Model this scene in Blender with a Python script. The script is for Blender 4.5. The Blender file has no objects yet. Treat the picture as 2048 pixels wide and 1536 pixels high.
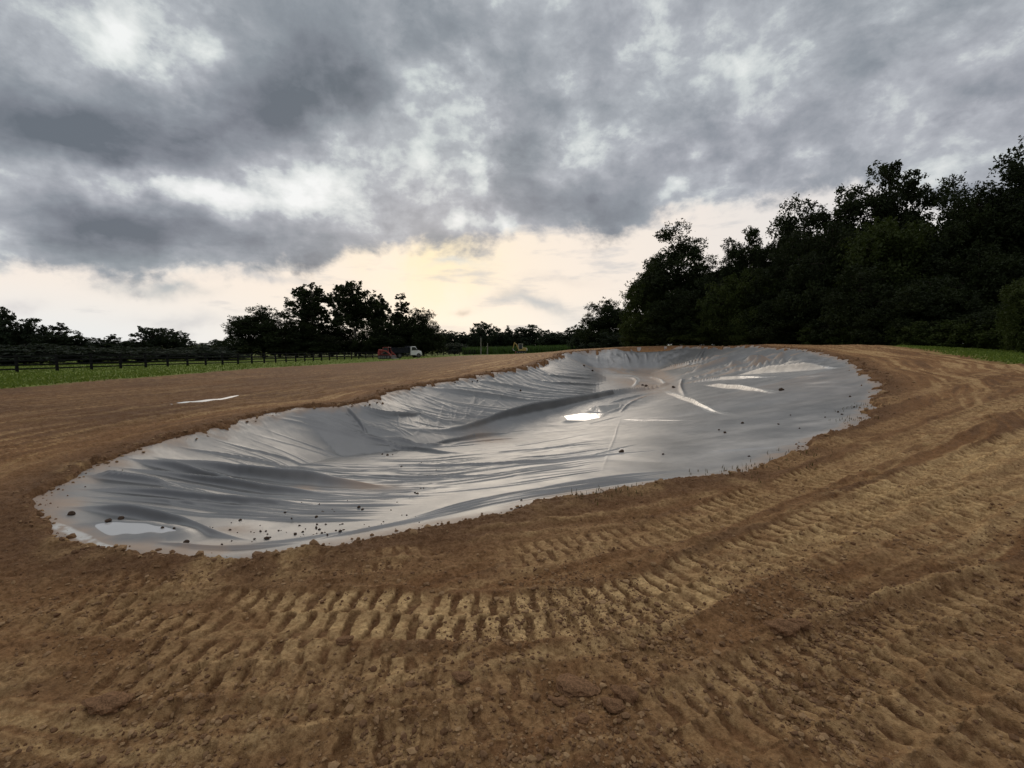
import bpy, bmesh, math, random
import numpy as np

# ----------------------------------------------------------------- scene, camera, world, sun, exposure
scene = bpy.context.scene
COL = scene.collection
EYE = 1.65
FPX = 938.0                      # focal length in pixels of the 2048 x 1536 photograph
PITCH = math.radians(4.75)

cam_data = bpy.data.cameras.new("camera")
cam_data.sensor_width = 36.0
cam_data.lens = FPX / 2048.0 * 36.0
cam_data.clip_start = 0.05
cam_data.clip_end = 9000.0
cam = bpy.data.objects.new("camera", cam_data)
cam.location = (0, 0, EYE)
cam.rotation_euler = (math.radians(90) - PITCH, 0, 0)
COL.objects.link(cam)
scene.camera = cam

scene.view_settings.view_transform = 'Standard'
scene.view_settings.look = 'None'
scene.view_settings.gamma = 1.0
scene.view_settings.exposure = 0.0
scene.cycles.max_bounces = 6
scene.cycles.transparent_max_bounces = 6


def pdir(u, v):
    """world direction of a pixel of the photograph (a measuring tool: turns sightings into bearings)"""
    x = (np.asarray(u, float) - 1024.0) / FPX
    y = (768.0 - np.asarray(v, float)) / FPX
    return np.stack([x, math.cos(PITCH) + y * math.sin(PITCH) + 0 * x, -math.sin(PITCH) + y * math.cos(PITCH) + 0 * x], -1)


SUN_AZ = math.atan2(-150.0, 940.0)      # bearing of the glow, from +Y towards +X
SUN_EL = math.radians(12.0)

# ---- world
world = bpy.data.worlds.new("World")
scene.world = world
world.use_nodes = True
WT = world.node_tree
WT.nodes.clear()


class NB:
    """small node-building helper"""
    def __init__(s, tree): s.t = tree
    def node(s, kind, **kw):
        n = s.t.nodes.new(kind)
        for k, v in kw.items(): setattr(n, k, v)
        return n
    def put(s, sock, val):
        if isinstance(val, bpy.types.NodeSocket): s.t.links.new(val, sock)
        else: sock.default_value = val
    def math(s, op, a, b=None, c=None, clamp=False):
        n = s.node('ShaderNodeMath', operation=op, use_clamp=clamp)
        s.put(n.inputs[0], a)
        if b is not None: s.put(n.inputs[1], b)
        if c is not None: s.put(n.inputs[2], c)
        return n.outputs[0]
    def vec(s, op, a, b=None, c=None):
        n = s.node('ShaderNodeVectorMath', operation=op)
        s.put(n.inputs[0], a)
        if b is not None: s.put(n.inputs[1], b)
        if c is not None: s.put(n.inputs[2], c)
        return n.outputs['Value'] if op in ('DOT_PRODUCT', 'LENGTH') else n.outputs[0]
    def xyz(s, x, y, z):
        n = s.node('ShaderNodeCombineXYZ')
        for i, q in enumerate((x, y, z)): s.put(n.inputs[i], q)
        return n.outputs[0]
    def noise(s, vec, scale, detail=4, rough=0.5, dist=0.0, dim='3D', out=0, lac=2.0):
        n = s.node('ShaderNodeTexNoise', noise_dimensions=dim)
        s.put(n.inputs['Vector'], vec)
        n.inputs['Scale'].default_value = scale
        n.inputs['Detail'].default_value = detail
        n.inputs['Roughness'].default_value = rough
        n.inputs['Lacunarity'].default_value = lac
        n.inputs['Distortion'].default_value = dist
        return n.outputs[out]
    def ramp(s, fac, stops, interp='LINEAR'):
        n = s.node('ShaderNodeValToRGB')
        n.color_ramp.interpolation = interp
        els = n.color_ramp.elements
        while len(els) < len(stops): els.new(0.5)
        for e, (p, c) in zip(els, stops):
            e.position = p
            e.color = (c[0], c[1], c[2], 1) if not isinstance(c, (int, float)) else (c, c, c, 1)
        s.put(n.inputs[0], fac)
        return n.outputs[0]
    def mix(s, f, a, b, blend='MIX'):
        n = s.node('ShaderNodeMix', data_type='RGBA', blend_type=blend)
        s.put(n.inputs[0], f)
        for sock, v in ((n.inputs[6], a), (n.inputs[7], b)):
            if isinstance(v, tuple) and len(v) == 3: v = (*v, 1)
            s.put(sock, v)
        return n.outputs[2]
    def maprange(s, v, a, b, c, d, smooth=True):
        n = s.node('ShaderNodeMapRange', interpolation_type='SMOOTHSTEP' if smooth else 'LINEAR')
        for i, q in enumerate((v, a, b, c, d)): s.put(n.inputs[i], q)
        return n.outputs[0]


def lin(r, g, b):
    f = lambda c: c / 255 / 12.92 if c / 255 <= .04045 else ((c / 255 + .055) / 1.055) ** 2.4
    return (f(r), f(g), f(b))


def build_world():
    b = NB(WT)
    tc = b.node('ShaderNodeTexCoord')
    d = tc.outputs['Generated']
    sp = b.node('ShaderNodeSeparateXYZ'); b.put(sp.inputs[0], d)
    x, y, z = sp.outputs
    az = b.math('ARCTAN2', x, y)
    el = b.math('ARCSINE', z)
    zc = b.math('MAXIMUM', z, 0.0)
    inv = b.math('DIVIDE', 1.0, b.math('ADD', zc, 0.13))
    q = b.xyz(b.math('MULTIPLY', x, inv), b.math('MULTIPLY', y, inv), 3.7)       # where the ray meets the cloud layer
    warp = b.noise(q, 1.1, 3, .5, out=1)
    qw = b.vec('MULTIPLY_ADD', b.vec('SUBTRACT', warp, (.5, .5, .5)), (.35, .35, .35), q)
    n1 = b.noise(qw, 1.2, 7, .56)
    n2 = b.noise(qw, 3.6, 6, .55)
    warp2 = b.noise(d, 4.0, 2, .5, out=1)
    dw = b.vec('MULTIPLY_ADD', b.vec('SUBTRACT', warp2, (.5, .5, .5)), (.09, .09, .09), d)
    dh = b.vec('MULTIPLY_ADD', b.vec('SUBTRACT', warp2, (.5, .5, .5)), (.035, .035, .035), d)
    n3 = b.noise(b.vec('MULTIPLY', dw, (1, 1, 1.5)), 7.0, 8, .60)
    n4 = b.noise(dw, 3.6, 6, .55)
    n5 = b.noise(b.vec('MULTIPLY', dh, (1, 1, 1.35)), 15.0, 8, .62)
    bil = b.math('ABSOLUTE', b.math('MULTIPLY_ADD', b.noise(b.vec('MULTIPLY', dh, (1, 1, 1.3)), 9.0, 6, .52), 2.0, -1.0))
    # thick and thin places of the cloud deck: (bearing px, size px, thickness)
    wisp = b.math('MULTIPLY', b.maprange(n3, .50, .62, 0, 1), b.maprange(n4, .48, .62, 0, 1))
    P = b.xyz(b.math('MULTIPLY_ADD', b.math('SUBTRACT', b.noise(d, 4.5, 5, .55), .5), .22, az),
              b.math('MULTIPLY_ADD', b.math('SUBTRACT', b.noise(b.vec('ADD', d, (5, 3, 1)), 4.5, 5, .55), .5), .15, el), 0.0)
    blobs = SKY_BLOBS
    t = None
    for (u, v, su, sv, w) in blobs:
        dd = pdir(u, v); r = np.linalg.norm(dd)
        a0 = math.atan2(dd[0], dd[1]); e0 = math.asin(dd[2] / r)
        sa = su / FPX * (1 / (1 + (dd[0] / dd[1]) ** 2)); se = sv / FPX * math.cos(e0)
        e = b.vec('MULTIPLY', b.vec('SUBTRACT', P, (a0, e0, 0)), (1 / sa, 1 / se, 0))
        g = b.math('EXPONENT', b.math('MULTIPLY', b.vec('DOT_PRODUCT', e, e), -.7))
        t = b.math('MULTIPLY', g, w) if t is None else b.math('MULTIPLY_ADD', g, w, t)
    # thickness of the deck
    t = b.math('ADD', t, 0.43)
    t = b.math('MULTIPLY_ADD', b.math('SUBTRACT', n1, .5), .28, t)
    t = b.math('MULTIPLY_ADD', b.math('SUBTRACT', n2, .5), .30, t)
    t = b.math('MULTIPLY_ADD', b.math('SUBTRACT', n3, .5), .75, t)
    t = b.math('MULTIPLY_ADD', b.math('SUBTRACT', n4, .5), .50, t)
    thin = b.maprange(t, .44, .72, 1, .32)
    t = b.math('MULTIPLY_ADD', b.math('MULTIPLY', wisp, thin), .08, t)
    t = b.math('MULTIPLY_ADD', b.math('MULTIPLY', b.math('SUBTRACT', n5, .5), thin), .56, t)
    t = b.math('MULTIPLY_ADD', b.math('MULTIPLY', b.math('SUBTRACT', bil, .22), thin), .34, t)
    m1 = b.maprange(b.noise(b.vec('MULTIPLY', dh, (1, 1, 1.7)), 3.4, 9, .60), .485, .545, -.5, .5)
    m2 = b.maprange(b.noise(b.vec('MULTIPLY', b.vec('ADD', dh, (3.1, 1.7, .4)), (1, 1, 1.7)), 6.6, 9, .60), .49, .55, -.5, .5)
    t = b.math('MULTIPLY_ADD', m1, .065, t)
    t = b.math('MULTIPLY_ADD', m2, .05, t)
    deck = b.ramp(t, [(0.0, lin(250, 250, 248)), (.17, lin(232, 234, 232)), (.31, lin(206, 210, 211)), (.40, lin(182, 185, 191)),
                      (.52, lin(165, 168, 175)), (.68, lin(144, 149, 157)), (.84, lin(127, 131, 140)), (1.0, lin(106, 112, 121))])
    tint = b.noise(q, .9, 3, .5)
    deck = b.mix(b.maprange(tint, .35, .65, 0, 1), b.mix(.5, deck, (.995, .992, 1.018), 'MULTIPLY'), b.mix(.5, deck, (.95, 1.01, 1.0), 'MULTIPLY'))
    # lower rim of the deck: height of its edge along the bearing
    fc = b.node('ShaderNodeFloatCurve')
    cv = fc.mapping.curves[0]
    pts = [(math.atan2(*pdir(u, v)[:2]), math.asin(pdir(u, v)[2] / np.linalg.norm(pdir(u, v)))) for u, v in DECK_EDGE]
    A0, A1, E1 = -1.0, 1.0, .6
    while len(cv.points) < len(pts): cv.points.new(.5, .5)
    for p, (a, e) in zip(cv.points, pts):
        p.location = ((a - A0) / (A1 - A0), e / E1)
    fc.mapping.update()
    b.put(fc.inputs['Value'], b.math('MULTIPLY_ADD', az, 1 / (A1 - A0), -A0 / (A1 - A0)))
    edge = b.math('MULTIPLY', fc.outputs[0], E1)
    s = b.math('SUBTRACT', el, edge)
    s = b.math('MULTIPLY_ADD', b.math('SUBTRACT', n3, .5), .13, s)
    s = b.math('MULTIPLY_ADD', b.math('SUBTRACT', n5, .5), .07, s)
    s = b.math('MULTIPLY_ADD', b.math('SUBTRACT', bil, .22), .05, s)
    cover = b.maprange(s, -.012, .030, 0, 1)
    # clear band above the horizon, glowing where the sun went down behind it
    ca, sa = math.cos(SUN_AZ), math.sin(SUN_AZ)
    sund = (sa * math.cos(SUN_EL), ca * math.cos(SUN_EL), math.sin(SUN_EL))
    cs = b.vec('DOT_PRODUCT', d, sund)
    ang = b.math('ARCCOSINE', b.math('MINIMUM', cs, .99999))
    glow = b.math('EXPONENT', b.math('MULTIPLY', b.math('POWER', b.math('DIVIDE', ang, .14), 2.0), -1.0))
    glow2 = b.math('EXPONENT', b.math('MULTIPLY', b.math('POWER', b.math('DIVIDE', ang, .42), 2.0), -1.0))
    hz = b.mix(b.maprange(el, .0, .12, 0, 1), lin(236, 240, 242), lin(252, 240, 229))
    hz = b.mix(b.math('MULTIPLY', glow2, .75), hz, lin(254, 238, 220))
    hz = b.mix(b.math('MULTIPLY', glow, b.maprange(b.noise(d, 9, 5, .6), .35, .62, .3, .9)), hz, lin(255, 237, 198))
    hz = b.mix(b.maprange(az, .10, .75, 0, .55), hz, lin(214, 218, 224))
    # low far clouds, flat and thin
    lowc = b.noise(b.vec('MULTIPLY', d, (3.2, 3.2, 15.0)), 2.0, 6, .58)
    f = b.maprange(lowc, .53, .72, 0, .6)
    f = b.math('MULTIPLY', f, b.maprange(el, .0, .03, .45, 1))
    hz = b.mix(f, hz, lin(190, 192, 197))
    for (u, v, su, sv, w, col) in LOW_CLOUDS:
        dd = pdir(u, v); r = np.linalg.norm(dd)
        a0 = math.atan2(dd[0], dd[1]); e0 = math.asin(dd[2] / r)
        sa_ = su / FPX * (1 / (1 + (dd[0] / dd[1]) ** 2)); se_ = sv / FPX
        e = b.vec('MULTIPLY', b.vec('SUBTRACT', P, (a0, e0, 0)), (1 / sa_, 1 / se_, 0))
        g = b.math('EXPONENT', b.math('MULTIPLY', b.vec('DOT_PRODUCT', e, e), -.7))
        g = b.math('MULTIPLY', g, b.maprange(n3, .36, .56, .35, 1))
        hz = b.mix(b.math('MULTIPLY', g, w, clamp=True), hz, lin(*col))
    sky = b.mix(cover, hz, deck)
    # bright torn edge just under the deck
    # the part of the sky behind and above the camera: a lighter even overcast
    back = b.math('MULTIPLY', b.maprange(y, -.25, .35, 1, 0), 1.0)
    sky = b.mix(b.math('MULTIPLY', back, .85), sky, lin(150, 154, 164))
    up = b.maprange(z, .58, .80, 0, .85)
    sky = b.mix(up, sky, lin(232, 233, 236))
    nishita = b.node('ShaderNodeTexSky', sky_type='NISHITA')
    nishita.sun_disc = False
    nishita.sun_elevation = SUN_EL
    nishita.sun_rotation = SUN_AZ
    bg1 = b.node('ShaderNodeBackground'); b.put(bg1.inputs[0], sky); bg1.inputs[1].default_value = SKY_GAIN
    bg2 = b.node('ShaderNodeBackground'); b.put(bg2.inputs[0], nishita.outputs[0]); bg2.inputs[1].default_value = .05
    ms = b.node('ShaderNodeMixShader'); ms.inputs[0].default_value = .06
    WT.links.new(bg1.outputs[0], ms.inputs[1]); WT.links.new(bg2.outputs[0], ms.inputs[2])
    out = b.node('ShaderNodeOutputWorld')
    WT.links.new(ms.outputs[0], out.inputs[0])
    world.cycles.sampling_method = 'MANUAL'
    world.cycles.sample_map_resolution = 512


SKY_GAIN = 1.0
SKY_BLOBS = [
    # u, v, su, sv, weight (+ = thicker, darker)
    (245, 100, 55, 42, -.56), (375, 78, 45, 18, -.30), (70, 90, 110, 90, -.08),
    (540, 60, 130, 120, .20), (690, 130, 115, 85, .32), (725, 205, 70, 40, .20),
    (560, 250, 110, 65, .34), (370, 240, 140, 58, .34), (120, 260, 170, 52, .28), (60, 310, 110, 45, .32), (250, 310, 160, 35, .22),
    (220, 372, 150, 20, -.42), (420, 385, 120, 26, -.34), (600, 375, 60, 32, -.36), (640, 300, 60, 60, -.18), (720, 260, 70, 60, -.14),
    (850, 120, 60, 120, -.16), (950, 100, 70, 80, -.06), (960, 320, 30, 60, -.34), (900, 235, 60, 40, -.16),
    (110, 435, 130, 30, .30), (260, 450, 110, 30, .24), (430, 460, 130, 40, .16), (620, 500, 130, 35, .26), (640, 535, 60, 20, .14),
    (860, 440, 110, 55, .20), (930, 490, 90, 22, .22), (1000, 435, 25, 25, -.50), (930, 455, 30, 16, -.36),
    (1070, 260, 120, 90, .14), (1120, 400, 130, 55, .20), (1260, 410, 120, 45, .18), (1170, 270, 45, 30, -.22), (1350, 330, 120, 60, .10),
    (1390, 320, 20, 14, -.26), (1365, 385, 22, 12, -.30), (1480, 420, 70, 25, -.06), (1180, 330, 40, 22, -.18),
    (1120, 30, 130, 60, .12), (1500, 120, 220, 110, -.02), (1750, 100, 190, 80, .05), (1900, 250, 200, 100, -.02), (1780, 300, 120, 60, -.02),
    (1640, 250, 120, 50, .06), (1210, 505, 35, 30, .20), (830, 20, 90, 40, .20), (1580, 330, 100, 50, .04),
]
DECK_EDGE = [(-400, 540), (0, 552), (130, 560), (300, 572), (430, 562), (620, 555), (720, 520), (850, 515), (950, 505), (1080, 488),
             (1200, 492), (1290, 468), (1400, 440), (1520, 415), (1640, 385), (1760, 400), (1900, 430), (2300, 470)]
LOW_CLOUDS = [(1070, 612, 70, 11, .8, (182, 188, 194)), (1010, 600, 40, 9, .5, (205, 200, 196)), (908, 622, 16, 5, .7, (196, 186, 178)), (380, 635, 70, 10, .65, (205, 205, 208)),
              (20, 600, 40, 8, .6, (200, 196, 200)), (345, 575, 55, 8, .9, (176, 182, 186)), (240, 558, 40, 10, .6, (190, 194, 196)), (1120, 560, 60, 8, .4, (224, 214, 206)),
              (920, 525, 40, 5, .5, (200, 212, 220)), (1180, 640, 60, 10, .5, (206, 210, 212)), (540, 552, 70, 7, .6, (180, 184, 192)), (880, 660, 60, 10, .4, (220, 220, 218))]
build_world()

sun_data = bpy.data.lights.new("sun", 'SUN')
sun_data.energy = 1.0
sun_data.angle = math.radians(42)
sun_data.color = (1.0, .86, .70)
sun = bpy.data.objects.new("sun", sun_data)
sd = np.array([math.sin(SUN_AZ) * math.cos(SUN_EL), math.cos(SUN_AZ) * math.cos(SUN_EL), math.sin(SUN_EL)])
from mathutils import Vector, Matrix
sun.rotation_euler = Vector(-sd).to_track_quat('-Z', 'Y').to_euler()
sun.location = (0, 0, 60)
COL.objects.link(sun)

# ----------------------------------------------------------------- helpers
RNG = np.random.default_rng(11)
random.seed(5)


def tag(o, label, cat, group=None, kind=None):
    o['label'] = label
    o['category'] = cat
    if group: o['group'] = group
    if kind: o['kind'] = kind
    return o


def empty(name, loc, rz=0.0):
    o = bpy.data.objects.new(name, None)
    o.empty_display_size = .3
    o.location = loc
    o.rotation_euler = (0, 0, rz)
    COL.objects.link(o)
    return o


def mesh_np(name, verts, faces, attrs=None, smooth=False):
    """verts (n,3); faces list of (k,m) int arrays with equal corner count each"""
    if not isinstance(faces, (list, tuple)): faces = [faces]
    faces = [np.asarray(f, np.int32) for f in faces if len(f)]
    me = bpy.data.meshes.new(name)
    me.vertices.add(len(verts))
    me.vertices.foreach_set('co', np.ascontiguousarray(verts, np.float32).ravel())
    loops = np.concatenate([f.ravel() for f in faces])
    totals = np.concatenate([np.full(len(f), f.shape[1], np.int32) for f in faces])
    starts = np.concatenate([[0], np.cumsum(totals)[:-1]]).astype(np.int32)
    me.loops.add(len(loops))
    me.loops.foreach_set('vertex_index', loops)
    me.polygons.add(len(totals))
    me.polygons.foreach_set('loop_start', starts)
    me.polygons.foreach_set('loop_total', totals)
    me.update(calc_edges=True)
    me.polygons.foreach_set('use_smooth', np.full(len(totals), smooth, bool))
    for k, a in (attrs or {}).items():
        at = me.attributes.new(k, 'FLOAT', 'POINT')
        at.data.foreach_set('value', np.ascontiguousarray(a, np.float32))
    return me


def link(name, me, mat, parent=None):
    o = bpy.data.objects.new(name, me)
    if mat is not None and len(me.materials) == 0: me.materials.append(mat)
    COL.objects.link(o)
    if parent is not None: o.parent = parent
    return o


_perm = np.random.default_rng(3).permutation(4096).astype(np.int64)
_grad = np.stack([np.cos(np.linspace(0, 2 * np.pi, 4096, endpoint=False)), np.sin(np.linspace(0, 2 * np.pi, 4096, endpoint=False))], -1)
_grad = _grad[np.random.default_rng(4).permutation(4096)]


def gnoise(x, y):
    xi = np.floor(x).astype(np.int64); yi = np.floor(y).astype(np.int64)
    xf = x - xi; yf = y - yi
    u = xf * xf * xf * (xf * (xf * 6 - 15) + 10); v = yf * yf * yf * (yf * (yf * 6 - 15) + 10)
    def g(ix, iy, fx, fy):
        h = _perm[(_perm[ix & 4095] + iy) & 4095]
        gr = _grad[h]
        return gr[..., 0] * fx + gr[..., 1] * fy
    a = g(xi, yi, xf, yf); b_ = g(xi + 1, yi, xf - 1, yf)
    c = g(xi, yi + 1, xf, yf - 1); d_ = g(xi + 1, yi + 1, xf - 1, yf - 1)
    return (a + u * (b_ - a)) * (1 - v) + (c + u * (d_ - c)) * v * 1.0


def fbm(x, y, octv=4, rough=.5, lac=2.03):
    s = 0; a = 1.0
    for k in range(octv):
        s = s + a * gnoise(x + 17.3 * k, y - 9.1 * k)
        x = x * lac; y = y * lac; a *= rough
    return s


def sstep(a, b, x):
    t = np.clip((x - a) / (b - a), 0, 1)
    return t * t * (3 - 2 * t)


def at_z(u, v, z):
    d = pdir(u, v)
    t = (np.asarray(z, float) - EYE) / d[..., 2]
    return np.stack([d[..., 0] * t, d[..., 1] * t, EYE + d[..., 2] * t], -1)


def at_y(u, v, y):
    d = pdir(u, v)
    t = np.asarray(y, float) / d[..., 1]
    return np.stack([d[..., 0] * t, d[..., 1] * t, EYE + d[..., 2] * t], -1)


# ----------------------------------------------------------------- terrain model
RIM = [  # sighted rim of the basin: u, v, height, inner slope
    (100, 1040, 0.0, .16), (165, 1080, 0.0, .15), (250, 1092, 0, .14), (330, 1102, 0, .13), (440, 1110, 0, .13), (560, 1100, 0, .13),
    (700, 1077, 0, .13), (800, 1057, 0, .13), (900, 1040, 0, .13), (1000, 1018, 0, .135), (1100, 996, 0, .14), (1200, 979, .0, .14), (1300, 965, .01, .15),
    (1400, 953, .02, .15), (1480, 940, .03, .16), (1540, 922, .05, .17), (1590, 895, .09, .17), (1680, 862, .15, .19), (1720, 832, .24, .2), (1745, 802, .33, .21),
    (1755, 776, .45, .22), (1737, 755, .60, .24), (1712, 735, .78, .26), (1695, 720, .95, .28), (1640, 707, 1.15, .30), (1590, 700, 1.30, .32), (1540, 695.5, 1.43, .36),
    (1480, 692.5, 1.53, .4), (1400, 693, 1.47, .45), (1300, 696, 1.26, .5), (1200, 700, 1.0, .5), (1150, 702.5, .85, .5), (1122, 706, .70, .5),
    (1122, 712, .55, .5), (1098, 718, .45, .5), (1060, 731, .33, .5), (984, 745, .22, .5), (900, 760, .15, .5), (840, 770, .10, .5), (780, 784, .06, .55), (740, 799, .03, .6),
    (690, 810, .0, .62), (600, 816, 0, .6), (520, 830, 0, .55), (440, 850, 0, .5), (360, 871, 0, .45), (290, 891, 0, .4), (220, 921, 0, .33), (160, 945, 0, .26), (120, 972, 0, .21), (102, 1005, 0, .18)]


def catmull(P, n, closed=True):
    P = np.asarray(P, float)
    N = len(P); out = []
    rng = range(N if closed else N - 1)
    for i in rng:
        if closed: p0, p1, p2, p3 = P[i - 1], P[i], P[(i + 1) % N], P[(i + 2) % N]
        else: p0, p1, p2, p3 = P[max(i - 1, 0)], P[i], P[i + 1], P[min(i + 2, N - 1)]
        t = np.linspace(0, 1, n, endpoint=False)[:, None]
        out.append(.5 * ((2 * p1) + (-p0 + p2) * t + (2 * p0 - 5 * p1 + 4 * p2 - p3) * t ** 2 + (-p0 + 3 * p1 - 3 * p2 + p3) * t ** 3))
    if not closed: out.append(P[-1:])
    return np.concatenate(out)


rim_w = np.array([at_z(u, v, z) for u, v, z, k in RIM])
rim_k = np.array([r[3] for r in RIM])
CTRL = [tuple(p) for p in rim_w[::2]]
for u, v, z in [(0, 800, -.05), (150, 830, 0), (300, 800, -.05), (0, 900, 0), (600, 760, -.15), (800, 735, -.30), (900, 723, -.30), (1000, 713, .0), (1085, 706.5, .50),
                (0, 775, -.12), (520, 735, -.42), (760, 722, -.70), (27, 746.5, -.45), (168, 739, -.5), (324, 733, -.58), (470, 729, -.7), (750, 717, -1.0), (960, 709, -1.1),
                (1400, 1050, .03), (1700, 1000, .14), (2048, 1000, .20), (2048, 850, .42), (1900, 800, .5), (1800, 750, .75), (2048, 1250, .1)]:
    CTRL.append(tuple(at_z(u, v, z)))
for u, v, y in [(1550, 687, 43), (1400, 690, 61), (1250, 693, 66), (1140, 699, 66), (1700, 688.5, 34), (1760, 691, 31), (1870, 700, 26), (1950, 711, 21.5), (2048, 727, 17)]:
    CTRL.append(tuple(at_y(u, v, y)))
CTRL += [(0, 0, 0), (0, 1.8, 0), (-3, 0, 0), (3, 1, .03), (0, -6, 0), (-10, -3, 0), (9, -2, .2), (-12, 5, 0), (13, 5, .35), (-25, 8, -.1), (-45, 30, -.5), (-60, 70, -1.0), (-40, 120, -1.2),
         (-15, 160, -1.2), (8, 125, -.5), (20, 160, -.6), (45, 160, -.4), (30, 95, .5), (24, 80, 1.0), (36, 60, 1.0), (36, 42, 1.0), (38, 28, .8), (32, 18, .7), (70, 50, .5), (70, 120, 0), (60, 5, .4),
         (0, -60, 0), (-80, 0, -.3), (80, -40, .2), (-60, -60, 0), (0, 300, -.8), (-150, 200, -1), (150, 200, 0), (-300, 0, 0), (300, 0, 0), (0, -300, 0), (0, 420, -.5)]
CTRL = np.array(CTRL)


def _tps():
    n = len(CTRL)
    S = 30.0
    X = CTRL[:, :2] / S
    d = np.linalg.norm(X[:, None] - X[None], axis=-1)
    K = np.where(d > 0, d * 1.0, 0)           # biharmonic-like linear kernel: no overshoot
    A = np.zeros((n + 1, n + 1))
    A[:n, :n] = -K - np.eye(n) * .002
    A[:n, n] = 1; A[n, :n] = 1
    w = np.linalg.solve(A, np.concatenate([CTRL[:, 2], [0]]))
    return X, w, S


_TX, _TW, _TS = _tps()


def land(x, y):
    sh = np.shape(x)
    p = np.stack([np.ravel(x), np.ravel(y)], -1) / _TS
    out = np.empty(len(p))
    for i in range(0, len(p), 60000):
        q = p[i:i + 60000]
        d = np.sqrt((q[:, None, 0] - _TX[None, :, 0]) ** 2 + (q[:, None, 1] - _TX[None, :, 1]) ** 2 + 1e-3)
        out[i:i + 60000] = -(d @ _TW[:-1]) + _TW[-1]
    return out.reshape(sh)


rim_c = catmull(np.column_stack([rim_w[:, :2], rim_k]), 8)
rim_xy = rim_c[:, :2]
rim_z = land(rim_xy[:, 0], rim_xy[:, 1])
rim_kk = rim_c[:, 2]


def rim_sdf(x, y):
    """distance to the rim, negative inside the basin"""
    sh = np.shape(x); px = np.ravel(x); py = np.ravel(y)
    out = np.empty(len(px))
    A = rim_xy; B = np.roll(rim_xy, -1, 0); D = B - A; L2 = (D ** 2).sum(1)
    for i in range(0, len(px), 30000):
        qx = px[i:i + 30000, None]; qy = py[i:i + 30000, None]
        t = np.clip(((qx - A[:, 0]) * D[:, 0] + (qy - A[:, 1]) * D[:, 1]) / L2, 0, 1)
        dd = np.sqrt(((qx - A[:, 0] - t * D[:, 0]) ** 2 + (qy - A[:, 1] - t * D[:, 1]) ** 2).min(1))
        cross = ((A[:, 1] > qy) != (B[:, 1] > qy)) & (qx < (B[:, 0] - A[:, 0]) * (qy - A[:, 1]) / (B[:, 1] - A[:, 1] + 1e-12) + A[:, 0])
        inside = cross.sum(1) % 2 == 1
        out[i:i + 30000] = np.where(inside, -dd, dd)
    return out.reshape(sh)


FLOOR = -1.62


def bed(x, y):
    """bare bed of the basin (valid inside the rim)"""
    sh = np.shape(x); px = np.ravel(x); py = np.ravel(y)
    out = np.empty(len(px))
    for i in range(0, len(px), 30000):
        qx = px[i:i + 30000, None]; qy = py[i:i + 30000, None]
        d = np.sqrt((qx - rim_xy[:, 0]) ** 2 + (qy - rim_xy[:, 1]) ** 2)
        h = rim_z - rim_kk * d
        m = h.max(1)
        out[i:i + 30000] = m
    T = .07
    fl = FLOOR + .05 * fbm(px * .18, py * .18, 2)
    out = T * np.logaddexp(out / T, fl / T)
    return out.reshape(sh)


# coarse table of land / sdf / bed in polar index space, refined by interpolation
class Polar:
    def __init__(s, az, r, step=5):
        s.az, s.r = az, r
        s.A, s.R = np.meshgrid(az, r)               # rows: radius
        s.x = np.sin(s.A) * s.R; s.y = np.cos(s.A) * s.R
        s.ia = np.unique(np.append(np.arange(0, len(az), step), len(az) - 1))
        s.ir = np.unique(np.append(np.arange(0, len(r), step), len(r) - 1))
    def table(s, fn):
        cx = s.x[np.ix_(s.ir, s.ia)]; cy = s.y[np.ix_(s.ir, s.ia)]
        c = fn(cx, cy)
        # interpolate along the radius then the bearing
        t = np.empty((len(s.r), len(s.ia)))
        for j in range(len(s.ia)): t[:, j] = np.interp(s.r, s.r[s.ir], c[:, j])
        o = np.empty((len(s.r), len(s.az)))
        for i in range(len(s.r)): o[i] = np.interp(s.az, s.az[s.ia], t[i])
        return o


def geo(a, b, g):
    n = max(2, int(round(math.log(b / a) / g)))
    return a * np.exp(np.linspace(0, math.log(b / a), n, endpoint=False))


def ray_bed(u, v):
    """where a sight line meets the lined bed"""
    u = np.atleast_1d(np.asarray(u, float)); v = np.atleast_1d(np.asarray(v, float))
    d = pdir(u, v)
    ts = geo(3.2, 85, .012)
    best = np.full(len(u), np.nan)
    prev = None
    for k, t in enumerate(ts):
        x = d[:, 0] * t; y = d[:, 1] * t; z = EYE + d[:, 2] * t
        h = bed(x, y)
        below = (z < h) & np.isnan(best)
        if prev is not None:
            f = prev[0] / np.maximum(prev[0] - (z - h), 1e-9)
            best = np.where(below, prev[1] + (t - prev[1]) * np.clip(f, 0, 1), best)
        prev = ((z - h), t)
    best = np.where(np.isnan(best), 60.0, best)
    out = np.stack([d[:, 0] * best, d[:, 1] * best], -1)
    bad = np.flatnonzero(rim_sdf(out[:, 0], out[:, 1]) > .05)      # sight lines that end on the bank itself
    if len(bad):
        b_ = np.full(len(bad), np.nan); prev = None
        for t in ts:
            x = d[bad, 0] * t; y = d[bad, 1] * t; z = EYE + d[bad, 2] * t
            dh = z - land(x, y)
            inside = rim_sdf(x, y) < 0
            hit = (dh < 0) & np.isnan(b_) & ~inside
            b_ = np.where(hit, t, b_)
        b_ = np.where(np.isnan(b_), best[bad], b_)
        out[bad] = np.stack([d[bad, 0] * b_, d[bad, 1] * b_], -1)
    return out


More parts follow.
